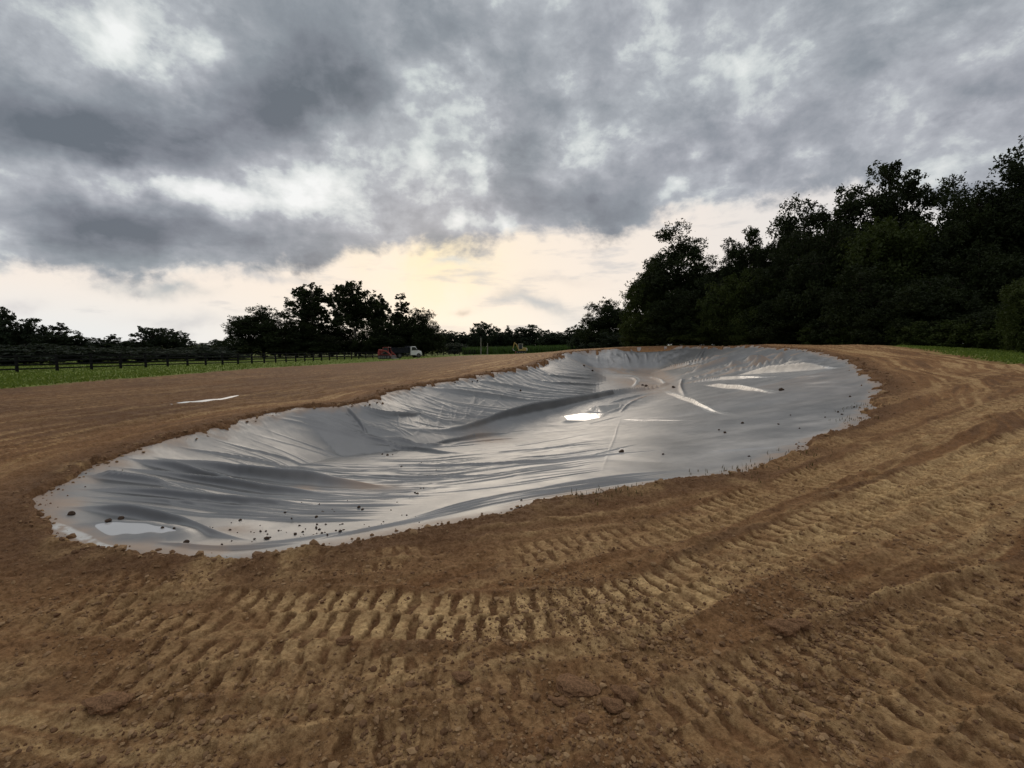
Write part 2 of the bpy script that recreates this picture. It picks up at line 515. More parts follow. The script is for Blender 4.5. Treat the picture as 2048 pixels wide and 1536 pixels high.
def near_curve(x, y, C, pad):
    """indices near polyline C, with signed distance, arclength fraction"""
    lo = C.min(0) - pad; hi = C.max(0) + pad
    idx = np.flatnonzero((x > lo[0]) & (x < hi[0]) & (y > lo[1]) & (y < hi[1]))
    if len(idx) == 0: return idx, None, None, 0
    A = C[:-1]; D = C[1:] - A; L = np.sqrt((D ** 2).sum(1)) + 1e-9
    cum = np.concatenate([[0], np.cumsum(L)])
    sd_ = np.empty(len(idx)); s_ = np.empty(len(idx))
    for i in range(0, len(idx), 40000):
        ii = idx[i:i + 40000]
        qx = x[ii][:, None] - A[:, 0]; qy = y[ii][:, None] - A[:, 1]
        t = np.clip((qx * D[:, 0] + qy * D[:, 1]) / L ** 2, 0, 1)
        ex = qx - t * D[:, 0]; ey = qy - t * D[:, 1]
        d2 = ex ** 2 + ey ** 2
        j = d2.argmin(1); r = np.arange(len(ii))
        sgn = np.sign(D[j, 0] * qy[r, j] - D[j, 1] * qx[r, j])
        sd_[i:i + 40000] = np.sqrt(d2[r, j]) * np.where(sgn == 0, 1, sgn)
        s_[i:i + 40000] = cum[j] + t[r, j] * L[j]
    keep = np.abs(sd_) < pad
    return idx[keep], sd_[keep], s_[keep], cum[-1]


# ----------------------------------------------------------------- materials
def new_mat(name):
    m = bpy.data.materials.new(name)
    m.use_nodes = True
    m.node_tree.nodes.clear()
    return m, NB(m.node_tree)


def finish(m, b, surf):
    out = b.node('ShaderNodeOutputMaterial')
    m.node_tree.links.new(surf, out.inputs[0])
    return m


def principled(b, color, rough, normal=None, metallic=0.0, ior=1.5, spec=.5, coat=0.0):
    p = b.node('ShaderNodeBsdfPrincipled')
    if isinstance(color, tuple) and len(color) == 3: color = (*color, 1)
    b.put(p.inputs['Base Color'], color)
    b.put(p.inputs['Roughness'], rough)
    b.put(p.inputs['Metallic'], metallic)
    p.inputs['IOR'].default_value = ior
    p.inputs['Specular IOR Level'].default_value = spec
    p.inputs['Coat Weight'].default_value = coat
    if normal is not None: b.put(p.inputs['Normal'], normal)
    return p.outputs[0]


def bump(b, height, strength, dist, normal=None):
    n = b.node('ShaderNodeBump')
    n.inputs['Strength'].default_value = strength
    n.inputs['Distance'].default_value = dist
    b.put(n.inputs['Height'], height)
    if normal is not None: b.put(n.inputs['Normal'], normal)
    return n.outputs[0]


def attr(b, name):
    return b.node('ShaderNodeAttribute', attribute_name=name).outputs['Fac']


def mat_ground():
    m, b = new_mat("soil_and_grass")
    co = b.node('ShaderNodeNewGeometry').outputs['Position']
    big = b.noise(co, .35, 5, .6)
    mid = b.noise(co, 2.6, 6, .65)
    fine = b.noise(co, 38, 6, .7)
    grit = b.noise(co, 140, 3, .6)
    tan, red, grass = attr(b, 'tan'), attr(b, 'red'), attr(b, 'grass')
    c = b.mix(b.maprange(big, .35, .65, 0, 1), (.315, .162, .070), (.415, .235, .107))
    c = b.mix(b.maprange(mid, .35, .70, 0, .8), c, (.29, .152, .068))
    c = b.mix(red, c, (.20, .110, .057))
    tf = b.math('MULTIPLY', tan, b.maprange(b.noise(co, 6, 5, .6), .35, .6, .45, 1), clamp=True)
    c = b.mix(tf, c, (.76, .515, .250))
    c = b.mix(b.maprange(fine, .38, .66, .0, .8), c, b.mix(1.0, c, (.48, .43, .38), 'MULTIPLY'))
    mid2 = b.noise(co, 11, 6, .7)
    c = b.mix(b.maprange(mid2, .42, .66, .0, .55), c, b.mix(1.0, c, (.55, .50, .46), 'MULTIPLY'))
    c = b.mix(b.maprange(grit, .60, .74, 0, .45), c, (.42, .32, .22))
    gcol = b.mix(b.maprange(b.noise(co, 1.2, 5, .65), .3, .7, 0, 1), (.12, .175, .030), (.19, .225, .045))
    gcol = b.mix(b.maprange(b.noise(co, .25, 3, .5), .4, .7, 0, .5), gcol, (.17, .16, .05))
    c = b.mix(grass, c, gcol)
    n = bump(b, b.math('ADD', b.math('MULTIPLY', fine, .6), b.math('MULTIPLY', grit, .35)), 1.0, .034)
    rough = b.maprange(mid, .3, .7, .75, .95)
    return finish(m, b, principled(b, c, rough, n, spec=.08))


def mat_liner():
    m, b = new_mat("dark_geomembrane")
    co = b.node('ShaderNodeNewGeometry').outputs['Position']
    mud, dust = attr(b, 'mud'), attr(b, 'dust')
    n1 = b.noise(co, 1.1, 6, .62)
    n2 = b.noise(co, 9, 5, .6)
    c = b.mix(b.maprange(n1, .3, .7, 0, 1), (.040, .041, .041), (.062, .063, .063))
    dn = b.maprange(b.noise(co, .6, 6, .62), .38, .66, .25, 1)
    c = b.mix(b.math('MULTIPLY', dust, dn, clamp=True), c, (.36, .335, .305))
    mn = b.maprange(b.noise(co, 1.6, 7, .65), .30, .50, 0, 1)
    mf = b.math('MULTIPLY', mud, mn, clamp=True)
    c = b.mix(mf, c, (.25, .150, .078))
    wet_sheen = attr(b, 'wet_sheen')
    wf = b.math('MULTIPLY', wet_sheen, b.maprange(b.noise(co, 5, 5, .6), .36, .5, 0, 1), clamp=True)
    c = b.mix(wf, c, (.46, .44, .40))  # pale colour paints in the sky sheen along the folds
    sp = b.maprange(b.noise(co, 55, 2, .5), .69, .73, 0, .7)
    c = b.mix(b.math('MULTIPLY', sp, b.maprange(n1, .45, .6, 0, 1)), c, (.10, .065, .04))
    r = b.maprange(b.noise(co, 2.2, 5, .6), .3, .7, .38, .50)
    r = b.math('ADD', r, b.math('MULTIPLY', mf, .25))
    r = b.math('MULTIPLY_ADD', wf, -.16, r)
    wr = b.noise(b.vec('MULTIPLY', co, (1, 1.0, 1)), 5.0, 4, .55, dist=.6)
    n = bump(b, b.math('ADD', b.math('MULTIPLY', wr, 1.0), b.math('MULTIPLY', n2, .25)), .16, .02)
    return finish(m, b, principled(b, c, r, n, spec=.8, ior=1.95, coat=.0))


def mat_simple(name, col, rough, metallic=0, var=.25, scale=6.0, spec=.5):
    m, b = new_mat(name)
    co = b.node('ShaderNodeTexCoord').outputs['Object']
    n = b.noise(co, scale, 5, .6)
    c = b.mix(b.maprange(n, .3, .7, 0, 1), tuple(q * (1 - var) for q in col), tuple(min(1, q * (1 + var)) for q in col))
    return finish(m, b, principled(b, c, rough, bump(b, n, .15, .01), metallic=metallic, spec=spec))


def mat_leaf(name, c0, c1):
    m, b = new_mat(name)
    t = attr(b, 'tone')
    oi = b.node('ShaderNodeObjectInfo').outputs['Random']
    c = b.mix(t, c0, c1)
    c = b.mix(b.math('MULTIPLY', oi, .35), c, tuple(q * .6 for q in c1))
    p = principled(b, c, .7, spec=.12)
    tr = b.node('ShaderNodeBsdfTranslucent'); b.put(tr.inputs[0], b.mix(1.0, c, (1.1, 1.15, .5), 'MULTIPLY'))
    mx = b.node('ShaderNodeMixShader'); mx.inputs[0].default_value = .22
    m.node_tree.links.new(p, mx.inputs[1]); m.node_tree.links.new(tr.outputs[0], mx.inputs[2])
    return finish(m, b, mx.outputs[0])


def mat_water():
    m, b = new_mat("still_rain_water")
    co = b.node('ShaderNodeNewGeometry').outputs['Position']
    n = bump(b, b.noise(co, 7, 3, .5), .04, .01)
    return finish(m, b, principled(b, (.60, .59, .57), .03, n, ior=2.3, spec=.5))


def mat_clod():
    m, b = new_mat("clay_clod")
    co = b.node('ShaderNodeNewGeometry').outputs['Position']
    t = attr(b, 'tone')
    n = b.noise(co, 60, 5, .65)
    c = b.mix(t, (.17, .090, .044), (.40, .255, .13))
    c = b.mix(b.maprange(n, .3, .7, 0, .6), c, b.mix(1.0, c, (.5, .46, .42), 'MULTIPLY'))
    return finish(m, b, principled(b, c, .9, bump(b, n, .6, .008), spec=.25))


M_GROUND = mat_ground()
M_LINER = mat_liner()
M_WATER = mat_water()
M_CLOD = mat_clod()
M_BROWNCLOD = mat_simple("brown_clay_clod", (.19, .105, .055), .95, var=.45, scale=9, spec=.08)
M_DARKCLOD = mat_simple("damp_clay_clod", (.065, .042, .028), .9, var=.4, scale=30, spec=.2)
M_BARK = mat_simple("bark", (.07, .055, .042), .9, scale=8, spec=.2)
M_PALEBARK = mat_simple("pale_bark", (.26, .23, .19), .85, scale=5, spec=.2)
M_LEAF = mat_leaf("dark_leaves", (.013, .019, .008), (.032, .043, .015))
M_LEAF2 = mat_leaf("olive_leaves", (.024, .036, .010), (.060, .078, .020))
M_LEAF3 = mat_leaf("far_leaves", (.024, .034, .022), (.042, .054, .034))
M_GRASS = mat_leaf("grass_blades", (.085, .135, .025), (.18, .225, .048))
M_CORN = mat_leaf("crop_leaves", (.04, .075, .022), (.075, .12, .035))
M_FENCE = mat_simple("black_fence_paint", (.014, .014, .014), .85, scale=4, spec=.1)
M_POLE = mat_simple("weathered_pole", (.20, .18, .15), .8, scale=5)

# ----------------------------------------------------------------- the lined basin: folds
GUIDES = {}


def gfold(pts, w, amp, asym=.6):
    return (pts, w, amp, asym)


FOLDS = [
    gfold([(285, 905), (380, 924), (480, 944), (560, 957), (700, 969), (830, 966)], .17, .15),
    gfold([(240, 912), (330, 930), (400, 950), (450, 966), (540, 980)], .13, .11),
    gfold([(150, 948), (230, 953), (300, 962), (380, 968)], .09, .08),
    gfold([(108, 1010), (190, 1010), (290, 1026), (370, 1048), (430, 1064), (520, 1072)], .10, .085),
    gfold([(150, 986), (260, 990), (380, 1002), (520, 1014), (640, 1018)], .07, .05),
    gfold([(330, 885), (430, 900), (560, 925), (680, 938)], .06, .045),
    gfold([(735, 866), (802, 868), (846, 863), (964, 845), (1051, 824), (1110, 808), (1168, 797), (1227, 785), (1297, 769), (1420, 750), (1500, 735), (1560, 718), (1592, 706)], .20, .26),
    gfold([(800, 880), (846, 893), (905, 880), (964, 868), (1040, 860)], .08, .09),
    gfold([(640, 845), (700, 862), (760, 880), (850, 900), (960, 905)], .08, .08),
    gfold([(205, 930), (330, 942), (460, 968), (600, 985), (760, 990)], .08, .08),
    gfold([(120, 975), (240, 975), (380, 990), (520, 1004), (700, 1006)], .07, .07),
    gfold([(690, 812), (712, 838), (733, 866), (722, 878)], .08, .10),
    gfold([(700, 804), (750, 824), (800, 832), (860, 822)], .10, .10),
    gfold([(750, 870), (800, 878), (850, 892), (900, 884)], .09, .07),
    gfold([(840, 772), (880, 776), (960, 788), (1040, 798), (1090, 800)], .10, .09),
    gfold([(930, 756), (990, 766), (1060, 778), (1110, 782)], .09, .07),
    gfold([(1050, 737), (1095, 749), (1150, 755), (1190, 754)], .10, .08),
    gfold([(1020, 741), (1075, 760), (1150, 768), (1230, 762)], .09, .07),
    gfold([(1595, 708), (1540, 722), (1490, 735), (1440, 748)], .20, .16),
    gfold([(1570, 703), (1500, 722), (1430, 742), (1370, 757)], .14, .12),
    gfold([(1530, 699), (1455, 722), (1390, 742), (1350, 752)], .14, .12),
    gfold([(1485, 697), (1420, 718), (1350, 735), (1290, 745)], .13, .11),
    gfold([(1640, 712), (1580, 724), (1510, 736), (1470, 742)], .12, .10),
    gfold([(1660, 716), (1610, 727), (1550, 733)], .10, .08),
    gfold([(1690, 732), (1620, 738), (1540, 743), (1460, 750)], .13, .11),
    gfold([(1700, 742), (1640, 750), (1570, 755)], .08, .05),
    gfold([(1330, 782), (1370, 796), (1410, 813), (1440, 822), (1478, 829)], .13, .10),
    gfold([(1366, 756), (1360, 775), (1372, 792)], .12, .08),
    gfold([(1406, 768), (1460, 774), (1520, 780), (1580, 788)], .13, .10),
    gfold([(1350, 770), (1400, 760), (1470, 756), (1560, 751)], .12, .09),
    gfold([(1240, 752), (1272, 758), (1270, 770), (1262, 775)], .14, .10),
    gfold([(1290, 752), (1320, 760), (1330, 768)], .12, .08),
    gfold([(1210, 806), (1260, 795), (1300, 785), (1330, 780)], .12, .07),
    gfold([(1238, 825), (1260, 805), (1300, 787)], .10, .06),
    gfold([(1240, 835), (1290, 838), (1400, 836)], .08, .035),
    gfold([(1242, 830), (1225, 880), (1205, 930), (1190, 985)], .05, .009),
    gfold([(730, 923), (876, 929), (1066, 921), (1242, 901), (1400, 892)], .06, .05),
    gfold([(940, 905), (1040, 898), (1180, 884), (1260, 878)], .05, .035),
    gfold([(870, 893), (960, 880), (1070, 872)], .06, .05),
    gfold([(700, 946), (830, 952), (960, 946), (1060, 938)], .06, .05),
    gfold([(880, 1022), (1000, 996), (1120, 972), (1260, 950)], .30, .03),
    gfold([(1000, 985), (1120, 962), (1280, 942), (1420, 930)], .22, .03),
    gfold([(430, 1085), (560, 1078), (700, 1056), (820, 1036)], .16, .03),
    gfold([(300, 1078), (420, 1092), (540, 1086), (640, 1072)], .07, .04),
    gfold([(690, 885), (800, 893), (920, 890), (1010, 878)], .05, .035),
    gfold([(1390, 900), (1500, 893), (1600, 884)], .12, .02),
]
FAM = [  # families of small folds between two guide lines: guides, count, width range
    ([(105, 1006), (240, 1006), (420, 1026), (620, 1034), (800, 1028)], [(180, 938), (320, 950), (470, 985), (640, 1004), (820, 1000)], 30, (.012, .03)),
    ([(160, 950), (300, 962), (450, 992), (640, 1008), (860, 1000)], [(300, 895), (430, 925), (600, 962), (800, 972), (1000, 960)], 26, (.012, .032)),
    ([(300, 895), (430, 925), (600, 962), (800, 972), (1000, 960)], [(500, 838), (610, 880), (720, 905), (880, 905), (1060, 885)], 44, (.013, .034)),
    ([(620, 985), (760, 992), (900, 986), (1050, 966), (1250, 936)], [(640, 905), (790, 912), (950, 905), (1100, 885), (1300, 862)], 26, (.012, .03)),
    ([(960, 940), (1120, 925), (1300, 905)], [(1000, 850), (1140, 838), (1260, 822)], 14, (.016, .03)),
    ([(530, 832), (600, 842), (690, 868), (760, 884)], [(680, 815), (720, 830), (760, 845), (830, 860)], 20, (.02, .045)),
    ([(745, 803), (800, 822), (900, 846), (1000, 850)], [(830, 775), (900, 800), (1000, 815), (1120, 815)], 26, (.02, .05)),
    ([(850, 770), (950, 785), (1050, 800), (1180, 800)], [(1050, 735), (1100, 760), (1170, 775), (1260, 775)], 34, (.02, .05)),
    ([(1060, 733), (1120, 745), (1200, 752)], [(1118, 714), (1160, 728), (1210, 742)], 14, (.03, .06)),
    ([(1150, 704), (1175, 720), (1200, 734)], [(1440, 695), (1420, 712), (1370, 732)], 40, (.09, .20)),
    ([(1450, 695), (1390, 718), (1290, 740)], [(1640, 710), (1560, 727), (1450, 748)], 34, (.06, .12)),
    ([(1700, 735), (1640, 745), (1560, 752)], [(1750, 775), (1690, 772), (1600, 775)], 8, (.03, .06)),
    ([(760, 812), (775, 845), (800, 874)], [(990, 780), (970, 830), (950, 866)], 20, (.018, .04)),
    ([(700, 815), (800, 860), (930, 868)], [(820, 778), (930, 820), (1060, 842)], 18, (.018, .04)),
    ([(950, 770), (940, 800), (900, 850)], [(1130, 770), (1110, 800), (1060, 835)], 12, (.016, .035)),
    ([(560, 1098), (800, 1050), (1100, 990), (1400, 948)], [(600, 1060), (820, 1020), (1080, 965), (1350, 930)], 12, (.02, .045)),
]


def resample(P, n):
    P = np.asarray(P, float)
    P = catmull(P, 12, closed=False)
    L = np.concatenate([[0], np.cumsum(np.linalg.norm(np.diff(P, axis=0), axis=1))])
    t = np.linspace(0, L[-1], n)
    return np.stack([np.interp(t, L, P[:, k]) for k in range(2)], -1)


fold_px = [(resample(p, 26), w * .5, a * (.78 if np.mean(np.array(p)[:, 1]) > 760 and np.mean(np.array(p)[:, 0]) < 1300 else 2.0 if np.mean(np.array(p)[:, 0]) > 1380 and np.mean(np.array(p)[:, 1]) < 745 else .78 if np.mean(np.array(p)[:, 1]) > 800 or w > .15 else 1.0), s) for p, w, a, s in FOLDS]
frng = np.random.default_rng(21)
for g0, g1, n, (w0, w1) in FAM:
    A = resample(g0, 40); B = resample(g1, 40)
    for _ in range(n):
        s = frng.random(); ds = frng.normal(0, .07)
        t0 = max(0, frng.random() * .75 - .15); t1 = min(1, t0 + .45 + frng.random() * .7)
        tt = np.linspace(t0, t1, 20)
        ss = np.clip(s + ds * np.linspace(-1, 1, 20), 0, 1)[:, None]
        ii = tt * 39
        i0 = np.clip(ii.astype(int), 0, 38); f = (ii - i0)[:, None]
        C = (A[i0] * (1 - f) + A[i0 + 1] * f) * (1 - ss) + (B[i0] * (1 - f) + B[i0 + 1] * f) * ss
        w = frng.uniform(w0, w1) * .8
        fold_px.append((C, w, w * frng.uniform(.45, 1.15), frng.uniform(.35, .8)))
_all = ray_bed(np.concatenate([f[0][:, 0] for f in fold_px]), np.concatenate([f[0][:, 1] for f in fold_px]))
_o = 0
FOLD_W = []
for C, w, a, s in fold_px:
    W_ = _all[_o:_o + len(C)].copy(); _o += len(C)
    for _ in range(10): W_[1:-1] = .25 * W_[:-2] + .5 * W_[1:-1] + .25 * W_[2:]      # a stretched sheet does not kink
    FOLD_W.append((W_, w, a, s))

# water standing on the liner and in ruts: outlines as sighted
WATER_PX = [
    ([(190, 1052), (206, 1046), (232, 1044.5), (258, 1046), (290, 1047), (312, 1052), (330, 1054), (352, 1061), (338, 1063), (322, 1066), (300, 1064), (272, 1068), (250, 1067), (225, 1071), (208, 1066)], .30),
    ([(1128, 832), (1165, 826), (1205, 827), (1200, 835), (1170, 841), (1135, 840)], .4),
    ([(1176, 818), (1195, 812), (1240, 808), (1238, 815), (1212, 824), (1180, 822)], .4),
]
WATER = []
for P, pad in WATER_PX:
    P = np.array(P, float)
    c = ray_bed(P[:, 0], P[:, 1])
    z = float(np.median(bed(c[:, 0], c[:, 1])))
    if len(WATER) == 2: z = WATER[1][1] - .02
    W = at_z(P[:, 0], P[:, 1], z + .02)
    W = catmull(W, 6) if len(WATER) == 0 else np.concatenate([W + (np.roll(W, -1, 0) - W) * t for t in (0, .25, .5, .75)]).reshape(4, -1, 3).transpose(1, 0, 2).reshape(-1, 3)
    WATER.append((W, z + .02, pad))


def poly_sdf(x, y, P):
    A = P[:, :2]; B = np.roll(A, -1, 0); D = B - A; L2 = (D ** 2).sum(1) + 1e-12
    qx = x[:, None]; qy = y[:, None]
    t = np.clip(((qx - A[:, 0]) * D[:, 0] + (qy - A[:, 1]) * D[:, 1]) / L2, 0, 1)
    dd = np.sqrt(((qx - A[:, 0] - t * D[:, 0]) ** 2 + (qy - A[:, 1] - t * D[:, 1]) ** 2).min(1))
    cross = ((A[:, 1] > qy) != (B[:, 1] > qy)) & (qx < (B[:, 0] - A[:, 0]) * (qy - A[:, 1]) / (B[:, 1] - A[:, 1] + 1e-12) + A[:, 0])
    return np.where(cross.sum(1) % 2 == 1, -dd, dd)


def px_blob(x, y, u, v, su, sv):
    """soft patch on the bed around a sighted point, real extent taken from its size at that range"""
    c = ray_bed([u, u + su, u], [v, v, v - sv])
    a = c[1] - c[0]; b_ = c[2] - c[0]
    M = np.linalg.inv(np.stack([a, b_], 1))
    ex = M[0, 0] * (x - c[0, 0]) + M[0, 1] * (y - c[0, 1]); ey = M[1, 0] * (x - c[0, 0]) + M[1, 1] * (y - c[0, 1])
    return np.exp(-.7 * (ex ** 2 + ey ** 2))


def build_liner():
    az = np.radians(np.linspace(-48.5, 42, 1150))
    r = np.concatenate([geo(3.5, 32, .0021), geo(32, 78, .0075)])
    G = Polar(az, r)
    sdf = G.table(rim_sdf); ld = G.table(land); bd = G.table(bed)
    x = G.x.ravel(); y = G.y.ravel(); sdf = sdf.ravel(); ld = ld.ravel(); bd = bd.ravel()
    inside = sstep(.25, -.25, sdf)
    z = bd * inside + (ld - .02) * (1 - inside)
    z = z - .035 * sstep(.1, -.5, sdf) - .015
    use = sdf < 1.2
    fx = np.where(use, x, 1e6); fy = y
    disp = np.zeros(len(x))
    for C, w, a, asy in FOLD_W:
        w = max(w, .0034 * float(np.hypot(*C.T).mean()))
        pad = w * 3.2
        idx, d, s, L = near_curve(fx, fy, C, pad)
        if len(idx) == 0: continue
        t = s / L
        taper = np.clip(np.minimum(t / .30, (1 - t) / .45), 0, 1)
        taper = taper * taper * (3 - 2 * taper)
        # wobble of the crest
        wob = gnoise(s / (w * 16) + C[0, 0] * 3, s * 0 + C[0, 1]) * w * .2
        dd = d + wob
        ww = np.where(dd > 0, w, w * asy) * (.9 + .2 * (gnoise(s / (w * 20) + 31, s * 0 + C[0, 0]) + .5))
        q_ = np.abs(dd) / ww
        q2 = np.sqrt(q_ ** 2 + .05) - .2236
        prof = np.exp(-1.25 * q2 ** 1.35) + 0
        new = (1.95 if a > .05 else 1.35) * a * taper * prof
        old = disp[idx]
        disp[idx] = np.maximum(old, new) + .25 * np.minimum(old, new) * (new > 0)
    edge = sstep(.0, -.35, sdf)
    # general slackness of the sheet
    slack = .022 * fbm(x * .55 + 4, y * .4, 2) + .003 * fbm(x * 2.3, y * 1.6 + 8, 3)
    left = sstep(0, 1, (-(x - 2 - y * .10) / 6))        # the left bank is crumpled more
    ridged = (1 - np.abs(fbm(x * 1.1 + 3, y * .7, 2)) * 2.2)
    crump = .012 * np.clip(ridged, 0, 1) ** 3 * left * sstep(9, 13, y)
    ridged2 = (1 - np.abs(fbm(x * 2.6 + y * .9, y * 1.5 + 13, 2)) * 2.2)
    crump += .004 * np.clip(ridged2, 0, 1) ** 3 * left * sstep(8, 13, y)
    z = z + (disp + slack + crump) * (edge * .85 + .15)
    dust = .07 + .40 * sstep(1, 6, x) * (1 - sstep(26, 36, y))
    mud = np.zeros(len(x))
    for u, v, su, sv, k in [(1340, 752, 150, 16, 1.0), (1230, 742, 110, 13, 1.0), (1400, 766, 70, 10, .8), (1280, 768, 80, 9, 1.0), (1430, 745, 80, 10, .8), (605, 972, 28, 4, .8), (735, 968, 50, 5, .9), (980, 877, 35, 6, .9),
                            (470, 1050, 40, 8, .7), (1320, 740, 60, 8, .8), (1180, 735, 40, 5, .5), (460, 1086, 60, 10, .5)]:
        mud = np.maximum(mud, k * px_blob(x, y, u, v, su, sv))
    for u, v, su, sv, k in [(1480, 880, 190, 40, .95), (1300, 800, 160, 30, .7), (1620, 850, 90, 40, .9), (1150, 900, 220, 40, .55), (900, 1000, 200, 40, .5), (700, 950, 200, 40, .4),
                            (1250, 750, 180, 20, .9), (1500, 760, 150, 20, .35)]:
        dust = np.maximum(dust, k * px_blob(x, y, u, v, su, sv))
    wet_sheen = np.zeros(len(x))  # sheen of the water film painted as pale colour, plus one pale edge
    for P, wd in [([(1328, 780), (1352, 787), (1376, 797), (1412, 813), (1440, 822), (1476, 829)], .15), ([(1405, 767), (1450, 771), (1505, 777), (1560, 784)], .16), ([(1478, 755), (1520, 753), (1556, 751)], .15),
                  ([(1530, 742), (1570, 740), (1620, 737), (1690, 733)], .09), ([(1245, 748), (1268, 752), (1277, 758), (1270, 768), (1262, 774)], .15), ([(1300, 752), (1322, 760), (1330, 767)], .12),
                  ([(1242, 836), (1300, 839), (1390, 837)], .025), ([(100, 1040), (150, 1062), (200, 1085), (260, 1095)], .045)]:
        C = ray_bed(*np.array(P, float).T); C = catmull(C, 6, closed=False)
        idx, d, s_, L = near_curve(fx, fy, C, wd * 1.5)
        if len(idx): wet_sheen[idx] = np.maximum(wet_sheen[idx], sstep(wd * 1.25, wd * .6, np.abs(d) + wd * .5 * fbm(x[idx] * 3, y[idx] * 3, 3)) * np.clip(np.minimum(s_, L - s_) / (.12 * L), 0, 1))
    mud_shade = np.zeros(len(x))  # dirt lines that also paint in the dark shade of the folds
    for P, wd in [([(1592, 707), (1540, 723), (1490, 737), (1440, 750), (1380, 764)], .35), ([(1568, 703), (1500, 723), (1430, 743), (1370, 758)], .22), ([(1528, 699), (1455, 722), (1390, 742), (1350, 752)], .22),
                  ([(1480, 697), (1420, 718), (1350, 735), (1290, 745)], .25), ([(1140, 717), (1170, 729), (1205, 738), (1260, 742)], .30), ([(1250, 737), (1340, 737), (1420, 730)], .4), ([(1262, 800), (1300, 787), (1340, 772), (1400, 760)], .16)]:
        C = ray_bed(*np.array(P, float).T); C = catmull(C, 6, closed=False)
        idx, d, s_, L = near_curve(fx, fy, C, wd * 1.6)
        if len(idx): mud_shade[idx] = np.maximum(mud_shade[idx], sstep(wd * 1.2, wd * .3, np.abs(d + wd * .6) + wd * .6 * fbm(x[idx] * 2, y[idx] * 2, 3)) * .9)
    mud *= sstep(-.95, -1.3, bd) * (y > 20) + (y <= 20)
    mud = np.maximum(mud, mud_shade)  # from here on also carries the painted shade lines of the folds
    rimmud = sstep(-.32, .05, sdf + .25 * fbm(x * 2, y * 2, 3))
    mud = np.maximum(mud, rimmud * .85)
    # beds of the standing water
    for W, zw, pad in WATER:
        idx = np.flatnonzero((x > W[:, 0].min() - pad) & (x < W[:, 0].max() + pad) & (y > W[:, 1].min() - pad) & (y < W[:, 1].max() + pad))
        s = poly_sdf(x[idx], y[idx], W)
        k = sstep(pad, 0, s)
        target = zw + np.clip(s, -.3, .1) * .12
        z[idx] = z[idx] * (1 - k) + target * k
    n, mcols = G.A.shape
    I = np.arange(n * mcols).reshape(n, mcols)
    q = np.stack([I[:-1, :-1], I[:-1, 1:], I[1:, 1:], I[1:, :-1]], -1).reshape(-1, 4)
    keepv = sdf < .42 + .12 * gnoise(x * 2, y * 2)
    q = q[keepv[q].all(1)]
    used = np.unique(q)
    remap = np.full(len(x), -1); remap[used] = np.arange(len(used))
    me = mesh_np("pond_liner", np.stack([x, y, z], -1)[used], remap[q][:, ::-1], {'mud': mud[used], 'dust': dust[used], 'wet_sheen': wet_sheen[used]}, smooth=True)
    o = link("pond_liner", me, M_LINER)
    tag(o, "dark grey plastic pond liner with folds, spread over the dug basin", "pond liner")
    return G, z.reshape(n, mcols)


LG, LZ = build_liner()


def liner_z(x, y):
    a = np.arctan2(x, y); r = np.hypot(x, y)
    i = np.clip(np.searchsorted(LG.r, r) - 1, 0, len(LG.r) - 2); j = np.clip(np.searchsorted(LG.az, a) - 1, 0, len(LG.az) - 2)
    return np.maximum.reduce([LZ[i, j], LZ[i + 1, j], LZ[i, j + 1], LZ[i + 1, j + 1]])


for (W, zw, pad) in WATER:
    n = len(W)
    V = np.column_stack([W[:, :2], np.full(n, zw)])
    me = bpy.data.meshes.new("puddle"); bm = bmesh.new()
    vs = [bm.verts.new(p) for p in V]
    f = bm.faces.new(vs)
    if f.normal.z < 0: f.normal_flip()
    bm.normal_update()
    if f.normal.z < 0: bmesh.ops.reverse_faces(bm, faces=[f])
    bm.to_mesh(me); bm.free()
    o = link("puddle", me, M_WATER)
    o['kind'] = 'structure'; o['label'] = "shallow rain puddle lying on the grey pond liner"; o['category'] = "water"; o['group'] = "puddles on the liner"

# ----------------------------------------------------------------- ground sheet
LANES = [  # wheel and track prints: centre line, half width, lug spacing, lug slant, depth, strength of the pale compaction
    ([(-40, 1232), (120, 1214), (250, 1207), (500, 1211), (800, 1214), (1030, 1219), (1200, 1205), (1324, 1180), (1430, 1142), (1524, 1108), (1700, 1036), (1900, 962), (2100, 905)], .27, .13, .0, .020, 1.0),
    ([(0, 1340), (125, 1316), (300, 1311), (450, 1309), (700, 1307), (900, 1302), (1010, 1296)], .21, .135, .0, .016, .7),
    ([(60, 1172), (180, 1158), (300, 1145), (500, 1129), (700, 1112), (900, 1092)], .20, .11, .12, .014, .45),
    ([(-60, 1420), (150, 1400), (350, 1385), (600, 1382)], .20, .17, .0, .012, .15),
    ([(300, 1580), (600, 1540), (850, 1505), (1060, 1470)], .22, .18, .0, .020, .5),
    ([(-100, 1560), (60, 1490), (260, 1440)], .22, .17, .1, .020, .5),
    ([(1250, 1080), (1450, 1022), (1650, 958), (1850, 900), (2100, 830)], .26, .12, 0.0, .022, .7),
    ([(1650, 1065), (1800, 1010), (1950, 950), (2100, 900)], .26, .12, 0.0, .022, .8),
    ([(1850, 1075), (1950, 1020), (2100, 960)], .26, .12, 0.0, .022, .9),
    ([(1500, 945), (1650, 905), (1800, 870), (2050, 810)], .24, .12, .1, .016, .3),
    ([(1700, 1560), (1850, 1480), (2000, 1400), (2150, 1330)], .26, .17, .3, .018, .4),
    ([(1650, 1330), (1800, 1270), (2000, 1210), (2150, 1170)], .22, .16, .3, .014, .2),
    ([(1060, 1330), (1300, 1290), (1450, 1240)], .20, .16, .4, .014, .3),
]
